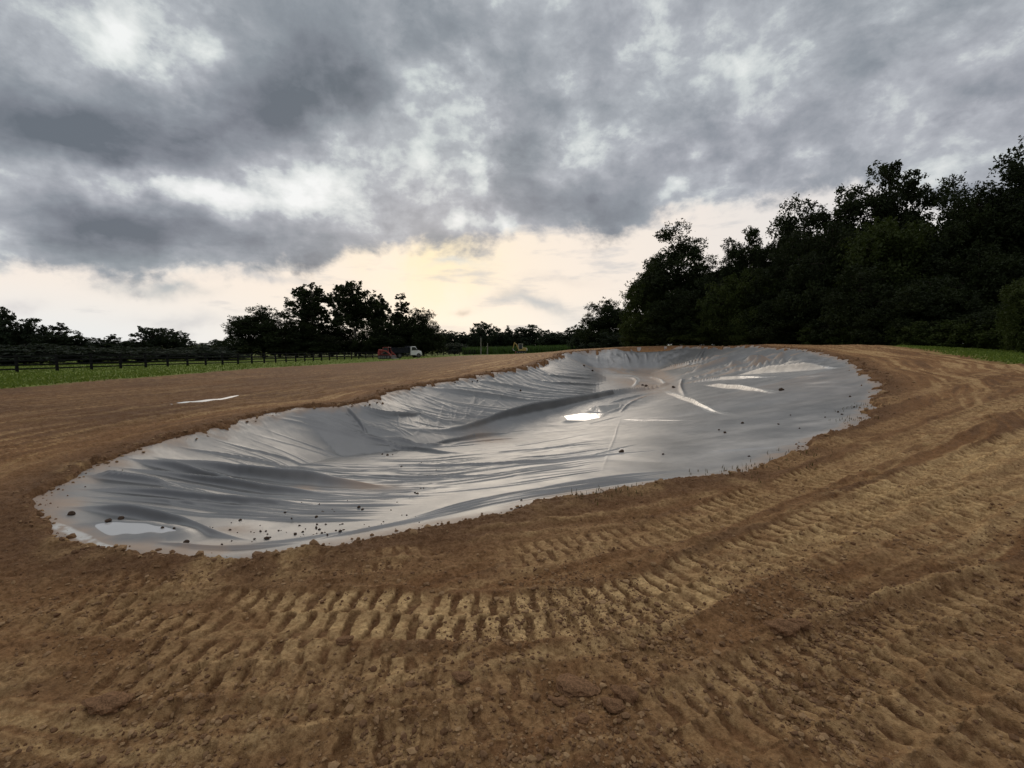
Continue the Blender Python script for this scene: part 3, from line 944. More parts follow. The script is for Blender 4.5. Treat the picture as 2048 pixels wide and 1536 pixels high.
LANES += [
    ([(-60, 1392), (200, 1368), (500, 1352), (800, 1345), (1000, 1330)], .2, .12, .0, .009, .45),
    ([(350, 1455), (650, 1430), (950, 1400), (1200, 1350), (1450, 1270)], .22, .14, .0, .010, .35),
    ([(1180, 1500), (1400, 1420), (1650, 1330), (1900, 1250), (2100, 1200)], .22, .13, .0, .012, .5),
    ([(1400, 1540), (1600, 1450), (1850, 1350), (2120, 1270)], .22, .13, .0, .012, .5),
    ([(950, 1110), (1150, 1085), (1350, 1050), (1600, 975), (1850, 890), (2100, 825)], .22, .12, .0, .011, .5),
    ([(1500, 1150), (1700, 1085), (1900, 1010), (2120, 950)], .24, .12, .0, .013, .65),
    ([(1750, 1110), (1900, 1060), (2120, 1000)], .24, .12, .0, .013, .65),
    ([(1600, 875), (1800, 828), (2100, 775)], .25, .13, .0, .010, .4),
    ([(0, 1190), (150, 1170), (350, 1120)], .2, .12, .0, .010, .35),
    ([(0, 1520), (300, 1480), (600, 1465), (800, 1450)], .22, .15, .0, .010, .4)]
RUTS = [  # smooth ridges and ruts: line, width, height
    ([(1530, 1275), (1700, 1228), (1850, 1190), (2060, 1150)], .05, .055, 1.0), ([(1500, 1262), (1700, 1205), (1900, 1150), (2060, 1110)], .12, -.025, .0),
    ([(900, 1060), (1100, 1035), (1300, 1010), (1420, 985)], .05, .022, .6), ([(850, 1075), (1050, 1048), (1300, 1025), (1450, 1000)], .05, -.02, 0),
    ([(880, 1085), (1080, 1060), (1300, 1042), (1430, 1015)], .05, .022, .5), ([(690, 1114), (780, 1108), (930, 1099)], .03, .016, 1.0),
    ([(0, 1235), (100, 1228), (200, 1240), (300, 1256)], .05, .03, .5), ([(0, 845), (200, 825), (420, 796), (600, 775)], .15, .03, .5),
    ([(0, 880), (200, 856), (430, 820)], .2, -.05, 0), ([(100, 868), (300, 836), (520, 800), (760, 768), (900, 748)], .14, .03, .35),
    ([(1200, 1430), (1400, 1340), (1560, 1290)], .06, .03, .2), ([(1060, 1170), (1250, 1130), (1450, 1075), (1700, 990)], .06, .03, .25),
    ([(560, 1440), (700, 1415), (900, 1400)], .10, -.03, 0), ([(1420, 1480), (1600, 1400), (1800, 1330)], .09, -.03, 0)]


def grass_sdf_poly():
    """the tilled dirt around the basin; grass begins outside it"""
    P = [at_z(u, v, z)[:2] for u, v, z in [(-700, 830, 0), (0, 777, -.12), (250, 757, -.25), (520, 737, -.42), (760, 723, -.70), (960, 712, -.8), (1070, 707, .3)]]
    P += [at_y(1120, 704, 70)[:2], at_y(1250, 693, 74)[:2], at_y(1400, 690, 66)[:2], at_y(1560, 687, 48)[:2], at_y(1700, 689, 38)[:2], at_y(1790, 693, 31)[:2], at_y(1880, 703, 24.5)[:2], at_y(1950, 713, 20)[:2], at_y(2060, 731, 16)[:2], at_y(2600, 800, 9)[:2]]
    P += [np.array(p) for p in [(30, -25), (-45, -25)]]
    return np.array(P)


DIRT = grass_sdf_poly()


RUT_WATER = []
for P in [[(350, 806.5), (372, 803), (396, 801.5), (420, 798.2), (441, 797), (462, 792.5), (478, 790.5), (466, 794.5), (444, 799.3), (428, 800.2), (408, 803.5), (385, 804.6), (366, 807)], [(338, 808.5), (344, 808), (346, 809.2), (339, 809.5)]]:
    P = np.array(P, float)
    c = at_z(P[:, 0], P[:, 1], -.0); zz_ = float(land(c[:, 0], c[:, 1]).mean()) - .01
    RUT_WATER.append(catmull(at_z(P[:, 0], P[:, 1], zz_), 6))


def build_ground():
    fa = np.radians(np.linspace(-52, 52, 1230))
    coarse = np.radians(np.concatenate([np.linspace(-180, -54, 64), np.linspace(54, 180, 64)]))
    az = np.sort(np.concatenate([fa, coarse]))
    r = np.concatenate([geo(.25, 1.45, .06), geo(1.45, 7, .0036), geo(7, 30, .0062), geo(30, 130, .012), geo(130, 800, .05), [800, 2000, 6000]])
    G = Polar(az, r, step=4)
    x = G.x.ravel(); y = G.y.ravel()
    ld = G.table(land).ravel(); sdf = G.table(rim_sdf).ravel(); bd = G.table(bed).ravel()
    R = G.R.ravel()
    gs = G.table(lambda a, c: poly_sdf(a.ravel(), c.ravel(), DIRT).reshape(a.shape)).ravel()
    ld = np.where(R > 500, ld * np.clip(1 - (R - 500) / 1500, 0, 1), ld)
    near = R < 45
    grass = sstep(-.5, .9, gs + 1.2 * fbm(x * .35, y * .35, 4) + .25 * gnoise(x * 3, y * 3))
    dirt = 1 - grass
    z = ld.copy()
    tan = np.zeros(len(x)); red = np.zeros(len(x))
    # general roughness of worked soil
    rough = .035 * fbm(x * .8, y * .8, 3) + .022 * fbm(x * 3.1 + 9, y * 3.1, 4) + .019 * fbm(x * 10, y * 10 + 5, 4, .65)
    # traffic runs around the basin: streaks follow the distance from the rim
    sw = sdf + .5 * fbm(x * .25, y * .25, 2)
    along = np.arctan2(x - 3, y - 20)
    streak = fbm(sw * 3.4, along * 2.0 + 3, 4, .6)
    rough += .018 * streak * sstep(.2, 1.2, sdf) * (R > 4)
    lump = np.clip(fbm(x * 5.5 + 3, y * 5.5, 4, .62), 0, 1)
    patch = sstep(-.05, .35, fbm(x * .7 + 20, y * .7 - 4, 3))
    rough += .045 * lump ** 1.3 * patch
    z += rough * dirt * np.where(near, 1, .6)
    z += .03 * fbm(x * 1.2, y * 1.2, 3) * grass * (R < 200)
    # bank of pushed-up soil on the rim
    lip = np.exp(-((sdf - .16) / .17) ** 2)
    lipn = np.clip(R / 14, .45, 1.2) * (.02 + .11 * np.clip(fbm(x * 1.6 + 7, y * 1.6, 4, .6) + .08, 0, 1) + .025 * gnoise(x * 9, y * 9))
    z += lip * lipn * np.clip(1.1 - R / 90, .35, 1)
    red = np.maximum(red, .85 * np.exp(-((sdf - .2) / .55) ** 2))
    red = np.maximum(red, .75 * sstep(.05, .4, streak) * (sdf > 0))
    tan = np.maximum(tan, .70 * sstep(.0, .35, -streak) * sstep(.5, 1.6, sdf))
    tan = np.maximum(tan, .55 * patch * sstep(-.2, .3, fbm(x * 2 + 40, y * 2, 3)) * (R < 9))
    moist = sstep(0, 1, (-(x + 1) / 7)) * sstep(1.0, 2.5, sdf) * sstep(6, 11, y)
    red = np.maximum(red, moist * (.8 + .5 * fbm(x * .3, y * .3 + 7, 3)).clip(0, 1)); tan = tan * (1 - .6 * moist)
    # prints
    fx = np.where((R < 26), x, 1e6)
    for pts, hw, lug, slant, dep, st in LANES:
        P = np.array(pts, float)
        C = catmull(at_z(P[:, 0], P[:, 1], .05)[:, :2], 10, closed=False)
        idx, d, s, L = near_curve(fx, y, C, hw + .12)
        if len(idx) == 0: continue
        xx, yy = x[idx], y[idx]
        d = d + .05 * fbm(xx * 1.4, yy * 1.4, 2)
        inb = sstep(hw + .02, hw - .05, np.abs(d))
        mask = sstep(-.42, .0, fbm(xx * 1.3 + hw * 50, yy * 1.3 + slant * 9, 4)) * .8 + .2
        row = np.where(d > 0, 0.0, .5)
        ph = (s + d * slant + .025 * fbm(xx * 5, yy * 5, 2)) / lug + row
        tri = np.abs((ph % 1) - .5) * 2              # 0..1
        barm = sstep(.22, .46, tri + .38 * fbm(xx * 9 + 2, yy * 9, 4, .6))
        mid = np.exp(-(d / .035) ** 2)
        edgeb = np.exp(-((np.abs(d) - hw - .03) / .045) ** 2)
        hh = dep * ((barm * 1.0 - .7) * inb + .5 * mid * inb) * mask - .3 * dep * inb + edgeb * dep * .9 * mask
        ends = np.clip(np.minimum(s, L - s) / .5, 0, 1)
        z[idx] += hh * ends * 1.25 - rough[idx] * .55 * inb * ends * mask
        tan[idx] = np.maximum(tan[idx], st * (.4 + .6 * sstep(-2.3, -.7, xx)) * barm * inb * mask * ends)
        red[idx] = np.maximum(red[idx] * (1 - .6 * inb * mask * ends), .55 * (1 - barm) * inb * mask * ends + .3 * edgeb)
    for pts, w, hgt, st in RUTS:
        P = np.array(pts, float)
        C = catmull(at_z(P[:, 0], P[:, 1], .03)[:, :2], 10, closed=False)
        idx, d, s, L = near_curve(fx, y, C, w * 3)
        if len(idx) == 0: continue
        d = d + w * .8 * fbm(x[idx] * 2, y[idx] * 2, 3)
        t = np.clip(np.minimum(s, L - s) / .6, 0, 1)
        g = np.exp(-(d / w) ** 2) * t * (.7 + .6 * fbm(x[idx] * 3, y[idx] * 3, 2))
        z[idx] += hgt * g
        if st > 0: tan[idx] = np.maximum(tan[idx], st * g)
        else: red[idx] = np.maximum(red[idx], .6 * g)
    for W in RUT_WATER:
        idx = np.flatnonzero((x > W[:, 0].min() - .4) & (x < W[:, 0].max() + .4) & (y > W[:, 1].min() - .4) & (y < W[:, 1].max() + .4))
        sw_ = poly_sdf(x[idx], y[idx], W)
        kk = sstep(.35, .0, sw_)
        z[idx] = z[idx] * (1 - kk) + (W[0, 2] - .004 + np.clip(sw_, -.1, .3) * .15) * kk
    # under the liner
    sj = sdf + .24 * fbm(x * 1.1 + 2, y * 1.1, 3) * np.clip(R / 8, .45, 3) + (.05 * gnoise(x * 6, y * 6) + .03 * gnoise(x * 17, y * 17)) * np.clip(R / 10, .6, 3)
    k = sstep(.10, -.08, sj)
    z = z * (1 - k) + (np.minimum(bd, ld) - .30) * k
    n, mcols = G.A.shape
    I = np.arange(n * mcols).reshape(n, mcols)
    q = np.stack([I[:-1, :-1], I[:-1, 1:], I[1:, 1:], I[1:, :-1]], -1).reshape(-1, 4)
    seam = np.stack([I[:-1, -1], I[:-1, 0], I[1:, 0], I[1:, -1]], -1)
    centre = np.array([[0, 0, float(land(np.array([0.]), np.array([0.]))[0])]])
    V = np.concatenate([np.stack([x, y, z], -1), centre])
    ci = len(x)
    fan = np.stack([np.full(mcols, ci), np.roll(I[0], -1), I[0]], -1)
    ex = lambda a: np.append(a, 0)
    me = mesh_np("ground", V, [np.concatenate([q, seam])[:, ::-1], fan[:, ::-1]], {'tan': ex(np.clip(tan, 0, 1)), 'red': ex(np.clip(red, 0, 1)), 'grass': ex(grass)}, smooth=True)
    o = link("ground", me, M_GROUND)
    o['kind'] = 'structure'; o['label'] = "brown clay ground with track prints, grassy beyond"; o['category'] = "ground"
    return G, z.reshape(n, mcols), gs


GG, GZ, GS = build_ground()


for W in RUT_WATER:
    me = bpy.data.meshes.new("puddle"); bm = bmesh.new()
    f = bm.faces.new([bm.verts.new(p) for p in W])
    bm.normal_update()
    if f.normal.z < 0: bmesh.ops.reverse_faces(bm, faces=[f])
    bm.to_mesh(me); bm.free()
    o = link("puddle", me, M_WATER)
    o['kind'] = 'structure'; o['label'] = "thin strip of rain water standing in a rut of the bare dirt"; o['category'] = "water"; o['group'] = "water in the ruts"


def ground_z(x, y):
    a = np.arctan2(x, y); r = np.hypot(x, y)
    i = np.clip(np.searchsorted(GG.r, r) - 1, 0, len(GG.r) - 2); j = np.clip(np.searchsorted(GG.az, a) - 1, 0, len(GG.az) - 2)
    return (GZ[i, j] + GZ[i + 1, j] + GZ[i, j + 1] + GZ[i + 1, j + 1]) / 4


def gz(x, y): return float(land(np.array([float(x)]), np.array([float(y)]))[0])


# ----------------------------------------------------------------- loose soil
def ico(sub=1):
    bm = bmesh.new(); bmesh.ops.create_icosphere(bm, subdivisions=sub, radius=1)
    V = np.array([v.co[:] for v in bm.verts]); F = np.array([[v.index for v in f.verts] for f in bm.faces]); bm.free()
    return V, F


def crumbs(name, pts, sizes, sub, label, cat, mat, seed):
    rg = np.random.default_rng(seed)
    V0, F0 = ico(sub)
    n = len(pts)
    V = V0[None] * (1 + .22 * rg.standard_normal((n, len(V0), 1)).clip(-1.4, 1.4))
    V = V * rg.uniform(.6, 1.25, (n, 1, 3)) * np.array([1, 1, .75])
    a = rg.uniform(0, 6.28, n); c, s = np.cos(a)[:, None], np.sin(a)[:, None]
    X = V[..., 0] * c - V[..., 1] * s; Y = V[..., 0] * s + V[..., 1] * c
    V = np.stack([X, Y, V[..., 2]], -1) * sizes[:, None, None]
    V = V + pts[:, None, :]
    F = F0[None] + (np.arange(n) * len(V0))[:, None, None]
    tone = np.repeat(rg.random(n) ** 1.6, len(V0))
    me = mesh_np(name, V.reshape(-1, 3), F.reshape(-1, 3), {'tone': tone})
    o = link(name, me, mat)
    tag(o, label, cat, kind='stuff')
    return o


def scatter_px(n, u0, u1, v0, v1, rg, dens=None):
    """soil crumbs over a patch of ground, even in ground area after thinning by clumps"""
    u = rg.uniform(u0, u1, n); v = rg.uniform(v0, v1, n)
    P = at_z(u, v, .03)[:, :2]
    f = fbm(P[:, 0] * 1.3 + 3, P[:, 1] * 1.3, 3) + .35 * fbm(P[:, 0] * 5, P[:, 1] * 5, 2)
    keep = f > rg.uniform(-.45, .55, n)
    P = P[keep]
    P = P[rim_sdf(P[:, 0], P[:, 1]) > .25]
    return P


rg = np.random.default_rng(8)
P = np.concatenate([scatter_px(11000, -50, 2100, 1090, 1560, rg), scatter_px(8500, 1000, 1750, 1130, 1560, rg), scatter_px(5000, 1100, 2100, 960, 1300, rg), scatter_px(2500, 0, 1100, 1090, 1300, rg)])
sz = np.exp(rg.normal(math.log(.0058), .55, len(P))).clip(.002, .02)
crumbs("soil_crumbs", np.column_stack([P, ground_z(P[:, 0], P[:, 1]) + sz * .25]), sz, 1, "loose brown clay crumbs and grit strewn over the trodden ground", "soil", M_CLOD, 1)
# clods along the rim
i = rg.integers(0, len(rim_xy), 2200)
t_ = rg.random(2200)[:, None]
P = rim_xy[i] * (1 - t_) + rim_xy[(i + 1) % len(rim_xy)] * t_
off = rg.normal(.14, .11, (2200, 1))
tang = rim_xy[(i + 1) % len(rim_xy)] - rim_xy[i]; nrm = np.stack([tang[:, 1], -tang[:, 0]], -1); nrm /= np.linalg.norm(nrm, axis=1, keepdims=True) + 1e-9
P = P + nrm * off * np.clip(np.hypot(P[:, 0], P[:, 1]) / 8, .7, 2.2)[:, None]
sz = np.exp(rg.normal(math.log(.012), .6, len(P))).clip(.004, .06) * np.clip(np.hypot(P[:, 0], P[:, 1]) / 10, .7, 2)
zz = np.maximum(ground_z(P[:, 0], P[:, 1]), liner_z(P[:, 0], P[:, 1]))
crumbs("rim_soil", np.column_stack([P, zz + sz * .2]), sz, 1, "crumbled brown clay heaped along the edge of the pond liner", "soil", M_CLOD, 2)


def clod_mesh(seed, sub=2, mat=None):
    rg = np.random.default_rng(seed)
    V, F = ico(sub)
    k = rg.normal(0, 1, (5, 3))
    rr = 1 + .16 * sum(np.sin(V @ k[j] * 2.2 + j) for j in range(5)) / 1.5 + .07 * rg.standard_normal(len(V))
    V = V * rr[:, None] * np.array([1.15, .9, .72])
    me = mesh_np("dirt_clod", V, F, {'tone': np.full(len(V), rg.uniform(.1, .5))})
    me.materials.append(mat)
    return me


CLODS = [clod_mesh(s, 2, M_DARKCLOD) for s in range(5)]
BIGCLODS = [clod_mesh(20 + s, 3, M_BROWNCLOD) for s in range(3)]
rg = np.random.default_rng(77)
cl = [(1243, 901, 10, "largest dark clay clod lying alone on the smooth liner slope"), (1326, 904, 4, None), (1498, 907, 4, None), (1450, 861, 5, None), (1438, 855, 4, None), (1557, 845, 4, None),
      (1485, 843, 5, None), (1676, 820, 4, None), (1563, 778, 8, "dark clod lying on the pale-sheened fold of the liner"), (217, 1046, 9, "dark clod half in the puddle at the liner's near corner"), (242, 1042, 7, None),
      (143, 1023, 9, None), (765, 905, 4, None), (775, 907, 5, None), (785, 906, 3, None), (803, 930, 4, None), (873, 937, 4, None), (873, 947, 4, None), (841, 971, 4, None), (835, 981, 5, None),
      (830, 980, 4, None), (718, 1010, 6, None), (724, 1012, 6, None), (480, 1033, 5, None), (645, 1018, 6, None), (633, 1030, 6, None), (632, 1047, 6, None), (687, 1052, 5, None), (680, 1060, 6, None),
      (534, 1069, 9, "reddish clod on the mud streak near the liner's front edge"), (590, 1060, 6, None), (605, 1055, 5, None), (371, 1081, 8, None), (325, 1062, 5, None), (724, 1070, 8, None), (570, 1020, 4, None),
      (460, 1052, 4, None), (596, 950, 3, None), (1041, 780, 4, None), (955, 761, 4, None), (945, 763, 3, None), (1168, 732, 5, None), (1185, 742, 4, None), (395, 862, 6, None), (1700, 850, 7, None), (1715, 838, 6, None),
      (1722, 815, 6, None), (1690, 868, 6, None), (1292, 772, 6, None), (1285, 770, 5, None), (1347, 774, 6, None), (1700, 790, 4, None)]
for _ in range(48):
    u = rg.normal(640, 110); v = 1045 + (640 - u) * .10 + rg.normal(0, 17)
    cl.append((u, v, rg.uniform(1.6, 4.5), None))
for _ in range(18):
    u = rg.uniform(400, 900); v = rg.uniform(900, 1060)
    cl.append((u, v, rg.uniform(1.2, 3), None))
for _ in range(14):
    cl.append((rg.uniform(1580, 1760), rg.uniform(800, 900), rg.uniform(1.5, 4), None))
U = np.array([c[0] for c in cl]); Vv = np.array([c[1] for c in cl])
CP = ray_bed(U, Vv)
ins = rim_sdf(CP[:, 0], CP[:, 1]) < -.12
for kk, ((u, v, spx, lab), p, ok) in enumerate(zip(cl, CP, ins)):
    if not ok: continue
    dist = math.hypot(*p)
    s = spx / FPX * dist * .5
    o = bpy.data.objects.new("dirt_clod", CLODS[kk % 5]); COL.objects.link(o)
    o.location = (p[0], p[1], float(liner_z(p[0], p[1])) + s * .35)
    o.scale = (s, s * random.uniform(.8, 1.1), s * random.uniform(.8, 1.2)); o.rotation_euler = (0, 0, random.uniform(0, 6.28))
    tag(o, lab or "small dark clay clod scattered on the grey pond liner", "dirt clod", "clay clods strewn on the pond liner")

for (u, v, spx, flat, lab) in [(1155, 1372, 30, .5, "broad slab-like clay clod with a dark shaded underside, in the foreground"), (1228, 1412, 18, .8, "rounded tan clay lump just below the slab-like clod"),
                          (1250, 1392, 18, 1.0, "small upright reddish clod beside the rounded tan lump"), (1565, 1275, 20, .7, "tan clod at the near end of the long pale ridge"), (1600, 1268, 14, .7, "brown clod beside the pale ridge, right of the tan clod"),
                          (215, 1405, 22, .55, "tan clod by a dark rut at lower left"), (925, 1350, 16, .7, "dark angular clod below the tyre prints"), (1165, 1435, 12, .8, "small round clod left of the rounded tan lump"),
                          (690, 1288, 12, .6, "pale flake of clay on the row of tyre prints"), (1120, 1400, 12, .7, "small brown clod under the left end of the slab-like clod")]:
    p = at_z(u, v, .02); dist = math.hypot(p[0], p[1], EYE)
    s = spx / FPX * dist
    o = bpy.data.objects.new("dirt_clod", BIGCLODS[int(u) % 3]); COL.objects.link(o)
    o.location = (p[0], p[1], float(ground_z(p[0], p[1])) + s * flat * .28)
    o.scale = (s, s * .8, s * flat); o.rotation_euler = (random.uniform(-.1, .1), random.uniform(-.15, .15), random.uniform(-.4, .4))
    tag(o, lab, "dirt clod", "clods lying on the ground in front")


# ----------------------------------------------------------------- blades and crops
def blades(name, P, Z, h, w, mat, label, cat, seed, kind='stuff', per=1):
    rg = np.random.default_rng(seed)
    n = len(P)
    a = rg.uniform(0, 6.28, n); lean = rg.normal(0, .35, n)
    hh = h * rg.uniform(.5, 1.25, n)
    cx, sx = np.cos(a), np.sin(a)
    base = np.column_stack([P, Z])
    side = np.column_stack([cx, sx, 0 * cx]) * (w * rg.uniform(.6, 1.3, n))[:, None]
    ln = np.column_stack([-sx * lean, cx * lean, np.ones(n)]) * hh[:, None]
    V = np.stack([base - side - [0, 0, .02], base + side - [0, 0, .02], base + side * .8 + ln * .6, base + ln, base - side * .8 + ln * .55], 1)
    F = np.arange(n * 5).reshape(n, 5)
    me = mesh_np(name, V.reshape(-1, 3), F, {'tone': np.repeat(rg.random(n), 5)})
    o = link(name, me, mat)
    tag(o, label, cat, kind=kind)
    return o


rg = np.random.default_rng(31)
# meadow grass: left strip and right verge
u = rg.uniform(-60, 1130, 60000)
yy = np.exp(rg.uniform(math.log(17), math.log(120), 60000))
X = (u - 1024) / FPX * yy
s = poly_sdf(X[:30000], yy[:30000], DIRT); s2 = poly_sdf(X[30000:], yy[30000:], DIRT)
s = np.concatenate([s, s2])
k = (s > rg.exponential(.5, 60000) - .4) & (s < 60)
Pl = np.column_stack([X, yy])[k]
u = rg.uniform(1790, 2130, 9000); yy = rg.uniform(14, 34, 9000); X = (u - 1024) / FPX * yy
k = poly_sdf(X, yy, DIRT) > rg.exponential(.3, 9000) - .2
Pl = np.concatenate([Pl, np.column_stack([X, yy])[k]])
blades("grass", Pl, ground_z(Pl[:, 0], Pl[:, 1]), .10, .035, M_GRASS, "short green grass bordering the bare dirt", "grass", 4)
# crop field strip far away
yy = rg.uniform(132, 150, 9000); X = rg.uniform(-14, 24, 9000)
blades("crop_rows", np.column_stack([X, yy]), land(X, yy), 2.0, .10, M_CORN, "tall green crop standing in front of the far trees", "crop", 5)
# weeds on the rim
wp = []
for (u, v, n, sp) in [(1732, 832, 60, .25), (1705, 850, 40, .2), (1600, 905, 30, .2), (1180, 978, 40, .15), (1480, 935, 40, .3), (1545, 930, 40, .35), (1240, 968, 30, .15)]:
    c = at_z(u, v, .1)[:2]
    wp.append(c + rg.normal(0, sp, (n, 2)))
wp = np.concatenate(wp)
wz = np.maximum(ground_z(wp[:, 0], wp[:, 1]), liner_z(wp[:, 0], wp[:, 1]))
M_DRYGRASS = mat_leaf("dry_grass_roots", (.07, .055, .025), (.13, .11, .045))
blades("dry_grass", wp, wz, .05, .005, M_DRYGRASS, "dry grass roots and weeds caught in the clay at the liner edge", "grass", 6)


# ----------------------------------------------------------------- trees
def tube(path, r0, r1, sides=6):
    path = np.asarray(path, float); n = len(path)
    V = []; F = []
    for i, p in enumerate(path):
        d = path[min(i + 1, n - 1)] - path[max(i - 1, 0)]
        d = d / (np.linalg.norm(d) + 1e-9)
        a = np.cross(d, [0.3, 1, .1]); a /= np.linalg.norm(a) + 1e-9
        b_ = np.cross(d, a)
        rr = r0 + (r1 - r0) * i / (n - 1)
        for k in range(sides):
            t = 2 * math.pi * k / sides
            V.append(p + (a * math.cos(t) + b_ * math.sin(t)) * rr)
    for i in range(n - 1):
        for k in range(sides):
            F.append([i * sides + k, i * sides + (k + 1) % sides, (i + 1) * sides + (k + 1) % sides, (i + 1) * sides + k])
    return np.array(V), np.array(F)


def tree_meshes(name, seed, H, W, base, ncl, nleaf, leaf, fill=.45, clr=.15, droop=0.0, top=1.0, barkmat=None, leafmat=None, trunk_r=.24, split=.28, fork=1, pw=2.4):
    """a trunk with limbs reaching every leaf cluster, and a crown of separate leaf faces"""
    rg = np.random.default_rng(seed)
    cs = []
    zc = (H + base) / 2; hz = (H - base) / 2
    tries = 0
    while len(cs) < ncl and tries < 20000:
        tries += 1
        d = rg.normal(0, 1, 3); d /= (np.abs(d) ** pw).sum() ** (1 / pw)
        rad = rg.random() ** fill
        lob = 1 + .22 * math.sin(3 * math.atan2(d[1], d[0]) + seed) + .12 * math.sin(5 * d[2] + seed * 2)
        p = d * rad * lob
        prof = 1.0 - (.35 * top) * max(0, p[2])
        c = np.array([p[0] * W / 2 * prof * .86, p[1] * W / 2 * prof * .86, zc + p[2] * hz * .90])
        if all(np.linalg.norm((c - q) * [1, 1, 1.15]) > W * clr * .72 for q in cs): cs.append(c)
    cs = np.array(cs)
    VV, FF = [], []; o = 0
    def add(path, r0, r1, sides=6):
        nonlocal o
        v, f = tube(path, r0, r1, sides); VV.append(v); FF.append(f + o); o += len(v)
    # trunk
    tops = []
    hs = H * split
    bend = rg.normal(0, .25, 2)
    trunk = [np.array([0, 0, -.5]), np.array([0.05, 0, hs * .4]), np.array([bend[0] * .5, bend[1] * .5, hs])]
    add(trunk, trunk_r * 1.25, trunk_r, 8)
    for k in range(fork):
        a = rg.uniform(0, 6.28); sp = (0.06 if fork == 1 else .16) * W
        e = np.array([math.cos(a) * sp, math.sin(a) * sp, H * .86])
        pth = [trunk[-1], trunk[-1] * .5 + e * .5 + rg.normal(0, .2, 3), e]
        add(pth, trunk_r * (1 if fork == 1 else .75), trunk_r * .15, 6)
        tops.append(catmull(np.array(pth), 8, closed=False))
    tops = np.concatenate(tops)
    for c in cs:
        lower = tops[tops[:, 2] < c[2] - .05 * H]
        if len(lower) == 0: lower = tops[:2]
        j = lower[np.argmin(np.linalg.norm((lower - c) * [1, 1, .8], axis=1))]
        m = (j + c) / 2 + rg.normal(0, .12, 3) + [0, 0, .25]
        add(catmull(np.array([j, m, c]), 3, closed=False), trunk_r * .28, trunk_r * .05, 4)
    tr = mesh_np(name + "_trunk", np.concatenate(VV), np.concatenate(FF), smooth=True)
    tr.materials.append(barkmat)
    # leaves: each cluster is a handful of sprays, each spray a handful of leaves
    n = len(cs) * nleaf
    ci = np.repeat(np.arange(len(cs)), nleaf)
    rc = W * clr * rg.uniform(.65, 1.25, len(cs))
    nsp = max(4, nleaf // 14)
    spd = rg.normal(0, 1, (len(cs), nsp, 3)); spd /= np.linalg.norm(spd, axis=-1, keepdims=True)
    spd = spd * (rg.random((len(cs), nsp, 1)) ** .4) * [1, 1, .92]
    si = rg.integers(0, nsp, n)
    ctr = cs[ci] + spd[ci, si] * rc[ci][:, None] + rg.normal(0, .13, (n, 3)) * rc[ci][:, None] - np.array([0, 0, droop]) * rg.random((n, 1))
    nx = rg.normal(0, 1, (n, 3)) + [0, 0, .2]; nx /= np.linalg.norm(nx, axis=1, keepdims=True)
    t = np.cross(nx, rg.normal(0, 1, (n, 3))); t /= np.linalg.norm(t, axis=1, keepdims=True) + 1e-9
    b_ = np.cross(nx, t)
    L = leaf * rg.uniform(.6, 1.3, (n, 1))
    V = np.stack([ctr - t * L, ctr + b_ * L * .5 + t * L * .1, ctr + t * L, ctr - b_ * L * .5 + t * L * .1], 1)
    tone = np.clip(rg.random(len(cs))[ci] * .55 + rg.random(n) * .45, 0, 1)
    cr = mesh_np(name + "_crown", V.reshape(-1, 3), np.arange(n * 4).reshape(n, 4), {'tone': np.repeat(tone, 4)})
    cr.materials.append(leafmat)
    return dict(H=H, W=W, trunk=tr, crown=cr)


SPEC = {
    'oak': tree_meshes("oak", 1, 16, 11, 2.0, 90, 560, .15, fill=.36, clr=.13, barkmat=M_BARK, leafmat=M_LEAF, top=.12, pw=2.5),
    'oakb': tree_meshes("oak", 2, 17, 11, 3.5, 86, 540, .15, fill=.40, clr=.125, barkmat=M_BARK, leafmat=M_LEAF, fork=2, top=.15, pw=2.5),
    'airy': tree_meshes("airy", 3, 18, 10, 5.0, 72, 460, .15, fill=.45, clr=.12, barkmat=M_BARK, leafmat=M_LEAF, split=.4, top=.3, pw=2.2),
    'airyb': tree_meshes("airy", 14, 18, 10, 5.0, 60, 480, .15, fill=.5, clr=.12, barkmat=M_BARK, leafmat=M_LEAF, split=.35, fork=2, top=.4),
    'dense': tree_meshes("dense", 5, 12, 11, .6, 110, 380, .16, fill=.36, clr=.125, barkmat=M_BARK, leafmat=M_LEAF, top=.4, split=.15),
    'olive': tree_meshes("olive", 6, 11, 11, .6, 110, 380, .15, fill=.38, clr=.125, barkmat=M_BARK, leafmat=M_LEAF2, top=.4, droop=.4, split=.15),
    'shrub': tree_meshes("shrub", 7, 5, 5.5, .1, 50, 300, .11, fill=.4, clr=.16, barkmat=M_BARK, leafmat=M_LEAF2, top=.4, trunk_r=.08, split=.1),
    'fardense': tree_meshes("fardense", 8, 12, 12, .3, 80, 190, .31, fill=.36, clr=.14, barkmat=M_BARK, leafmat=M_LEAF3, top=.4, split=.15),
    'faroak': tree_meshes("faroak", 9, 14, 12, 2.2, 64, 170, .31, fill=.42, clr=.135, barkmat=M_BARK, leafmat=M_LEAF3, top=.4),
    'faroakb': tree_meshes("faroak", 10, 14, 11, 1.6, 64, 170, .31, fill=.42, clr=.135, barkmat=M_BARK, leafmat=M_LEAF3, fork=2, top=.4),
    'sycamore': tree_meshes("sycamore", 11, 18, 12, 4.0, 92, 190, .25, fill=.5, clr=.10, barkmat=M_PALEBARK, leafmat=M_LEAF, split=.3, fork=2, top=.5, pw=2.0),
    'sycamoreb': tree_meshes("sycamore", 12, 18, 12, 4.0, 92, 190, .25, fill=.5, clr=.10, barkmat=M_PALEBARK, leafmat=M_LEAF, split=.3, fork=2, top=.55, pw=2.0),
    'slim': tree_meshes("slim", 13, 17, 6, 3, 46, 150, .24, fill=.5, clr=.15, barkmat=M_BARK, leafmat=M_LEAF, top=1.5),
}


